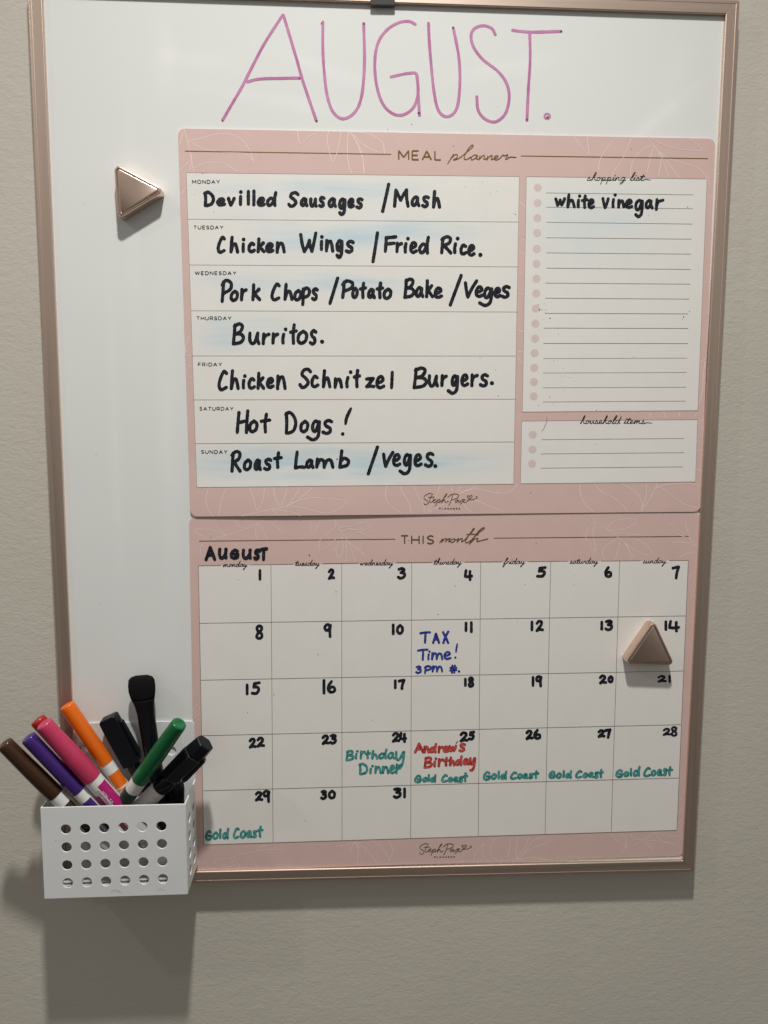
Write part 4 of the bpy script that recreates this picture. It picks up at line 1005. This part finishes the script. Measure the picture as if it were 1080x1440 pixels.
tk, z0, rb = marker('marker', 'orange capped marker standing behind the pink one', (93.5,991,18), (149.5,1072.5,15), 6.0, 'c_orange', L=120, taper=.98, band=[(55,175,9,22,'c_orange'),(60,175,23.5,24.5,'c_orange')])
tk, z0, rb = marker('marker', 'green capped marker leaning right across the front', (252.5,1017,52), (197,1096,33), 6.7, 'c_green', L=122, taper=.88, band=[(10,150,12,40,'c_dkgreen')])

# black highlighter with a clip
def box_part(name, m, parent, pts, y0, y1, bv=.0006):   # prism: (x,z) outline in mm, from y0 to y1
    n = len(pts)
    vs = [(x/1000, y0/1000, z/1000) for x, z in pts]+[(x/1000, y1/1000, z/1000) for x, z in pts]
    fs = [tuple(range(n)), tuple(range(n, 2*n))[::-1]]+[(i, (i+1)%n, n+(i+1)%n, n+i) for i in range(n)]
    o = mesh_obj(name, vs, fs, m, parent); fix_normals(o); bevel(o, bv, 3); return o
T = P(152,1008,14); Lw = P(187,1073,12); L = 112
mw = pen_frame(T, Lw, L/1000)
t = thing('chisel_marker', 'black chisel marker with a clip standing left of the eraser wand', 'marker', mw=mw)
# side axis sign: +x local should point to picture right
sgn = 1 if (mw.to_3x3() @ Vector((1,0,0))).x > 0 else -1
cl_ = (T-Lw).length*1000; z0 = L-cl_
box_part('cap', 'c_black', t, [(sgn*x, z) for x, z in [(-6.9,L-1.5),(-5.8,L),(5.6,L),(6.6,L-1.0),(6.8,L-9),(6.6,z0),(-6.9,z0),(-7.2,L-9)]], -5.6, 5.6, .0014)
box_part('clip', 'c_black', t, [(sgn*x, z) for x, z in [(6.9,L-6.5),(9.3,L-7.5),(9.8,z0+7),(7.6,z0+2.5),(6.9,z0+4)]], -2.4, 2.4, .0008)
lathe('barrel', [(4,0),(5.4,1),(5.6,z0-6),(5.6,z0-.1)], 'c_blackg', t)
for k in range(5): box_part('grip_rib', 'c_black', t, [(sgn*x, z) for x, z in [(-3.9+k*1.7,L-11),(-3.3+k*1.7,L-11),(-3.3+k*1.7,z0+4),(-3.9+k*1.7,z0+4)]], -5.9, -5.55, .0002)

# eraser wand: flat felt paddle on a tapering handle
pathw = [(199.0,949.5,9.0,9.5),(199.0,952,15.5,10),(199.0,956,18.4,10.5),(199.2,964,19.3,11),(199.8,972,19.0,11),(200.8,979,17.6,11),(202.2,986,15.4,11),(203.6,994,13.6,11),(205.2,1004,12.6,11),(207,1016,12.4,11.5),(209.2,1030,12.2,12),(212,1048,11.6,13),(216,1070,11.2,14),(221,1098,11,15),(227,1130,10.8,16),(232,1160,9.5,17)]
t = thing('eraser_wand', 'black paddle headed eraser wand standing tallest in the basket', 'eraser', loc=P(232,1160,17))
ti = loc_inv(t)
def tube(name, path, m, seg=28, squash=.5, skipcap=False):
    vs, fs = [], []
    for i, (x, y, hw, h) in enumerate(path):
        c0 = P(x, y, h)
        rr = (P(x+hw, y, h)-c0).length
        a = path[max(0,i-1)]; b = path[min(len(path)-1,i+1)]
        ax = (P(b[0],b[1],b[3])-P(a[0],a[1],a[3])).normalized()
        s_ = ax.cross(Vector((0,1,0))).normalized(); f_ = s_.cross(ax)
        sq = squash if not callable(squash) else squash(i)
        for k in range(seg):
            an = 2*math.pi*k/seg
            vs.append(c0+s_*rr*math.cos(an)+f_*rr*sq*math.sin(an))
    for i in range(len(path)-1):
        for k in range(seg):
            j = (k+1) % seg
            fs.append((i*seg+k, i*seg+j, (i+1)*seg+j, (i+1)*seg+k))
    fs.append(tuple(range(seg))[::-1]); fs.append(tuple(range((len(path)-1)*seg, len(path)*seg)))
    o = mesh_obj(name, vs, fs, m, t, smooth=True, inv=ti); fix_normals(o); return o
tube('felt_pad', pathw[:7], 'felt', squash=lambda i: .34+.02*i)
tube('handle', [(201.6,982.5,16.2,11.0)]+pathw[6:], 'c_blackg', squash=lambda i: min(.85,.44+.05*i))

# right hand black marker with smoky angular cap and white barrel
T = P(289,1044,34); Lw = P(240,1093,28); L = 118
mw = pen_frame(T, Lw, L/1000)
t = thing('board_marker', 'black marker with a smoky angular cap leaning right over the calendar edge', 'marker', mw=mw)
sgn = 1 if (mw.to_3x3() @ Vector((1,0,0))).x > 0 else -1
cl_ = (T-Lw).length*1000; z0 = L-cl_
def hexa(name, m, r0, r1, za, zb, twist=15, sy=.9, bv=.0009):
    vs = []
    for r, z in ((r0, za), (r1, zb)):
        for k in range(6):
            a = math.radians(60*k+twist); vs.append((r*math.cos(a)/1000, r*sy*math.sin(a)/1000, z/1000))
    fs = [tuple(range(6))[::-1], tuple(range(6,12))]+[(i,(i+1)%6,6+(i+1)%6,6+i) for i in range(6)]
    o = mesh_obj(name, vs, fs, m, t); fix_normals(o); bevel(o, bv, 3); return o
hexa('cap_tip', 'c_black', 9.6, 8.4, L-13, L, bv=.0014)
hexa('cap', 'smoke', 9.2, 10.0, z0, L-13.1)
box_part('clip', 'smoke', t, [(sgn*x, z) for x, z in [(8.2,L-11),(10.8,L-12),(11.2,z0+8),(9.4,z0+3),(8.2,z0+5)]], -2.6, 2.6, .0007)
lathe('collar', [(6.6,z0-13),(7.9,z0-12),(8.1,z0-3),(7.4,z0-.1)], 'c_blackg', t)
lathe('barrel', [(5.4,0),(6.4,1.2),(7.0,4),(7.0,z0-13.1)], 'white_pl', t)

# dark marker lying low at the right of the basket
T = P(247,1098,12); Lw = P(246,1150,14); L = 62
mw = pen_frame(T, Lw, L/1000)
t = thing('short_marker', 'short black marker low in the right corner of the basket', 'marker', mw=mw)
lathe('cap', [(7.2,18),(7.2,55),(6.6,59),(5.2,61.5),(1,62)], 'c_black', t)
lathe('barrel', [(5,0),(6.5,1),(6.6,17.9)], 'c_blackg', t)
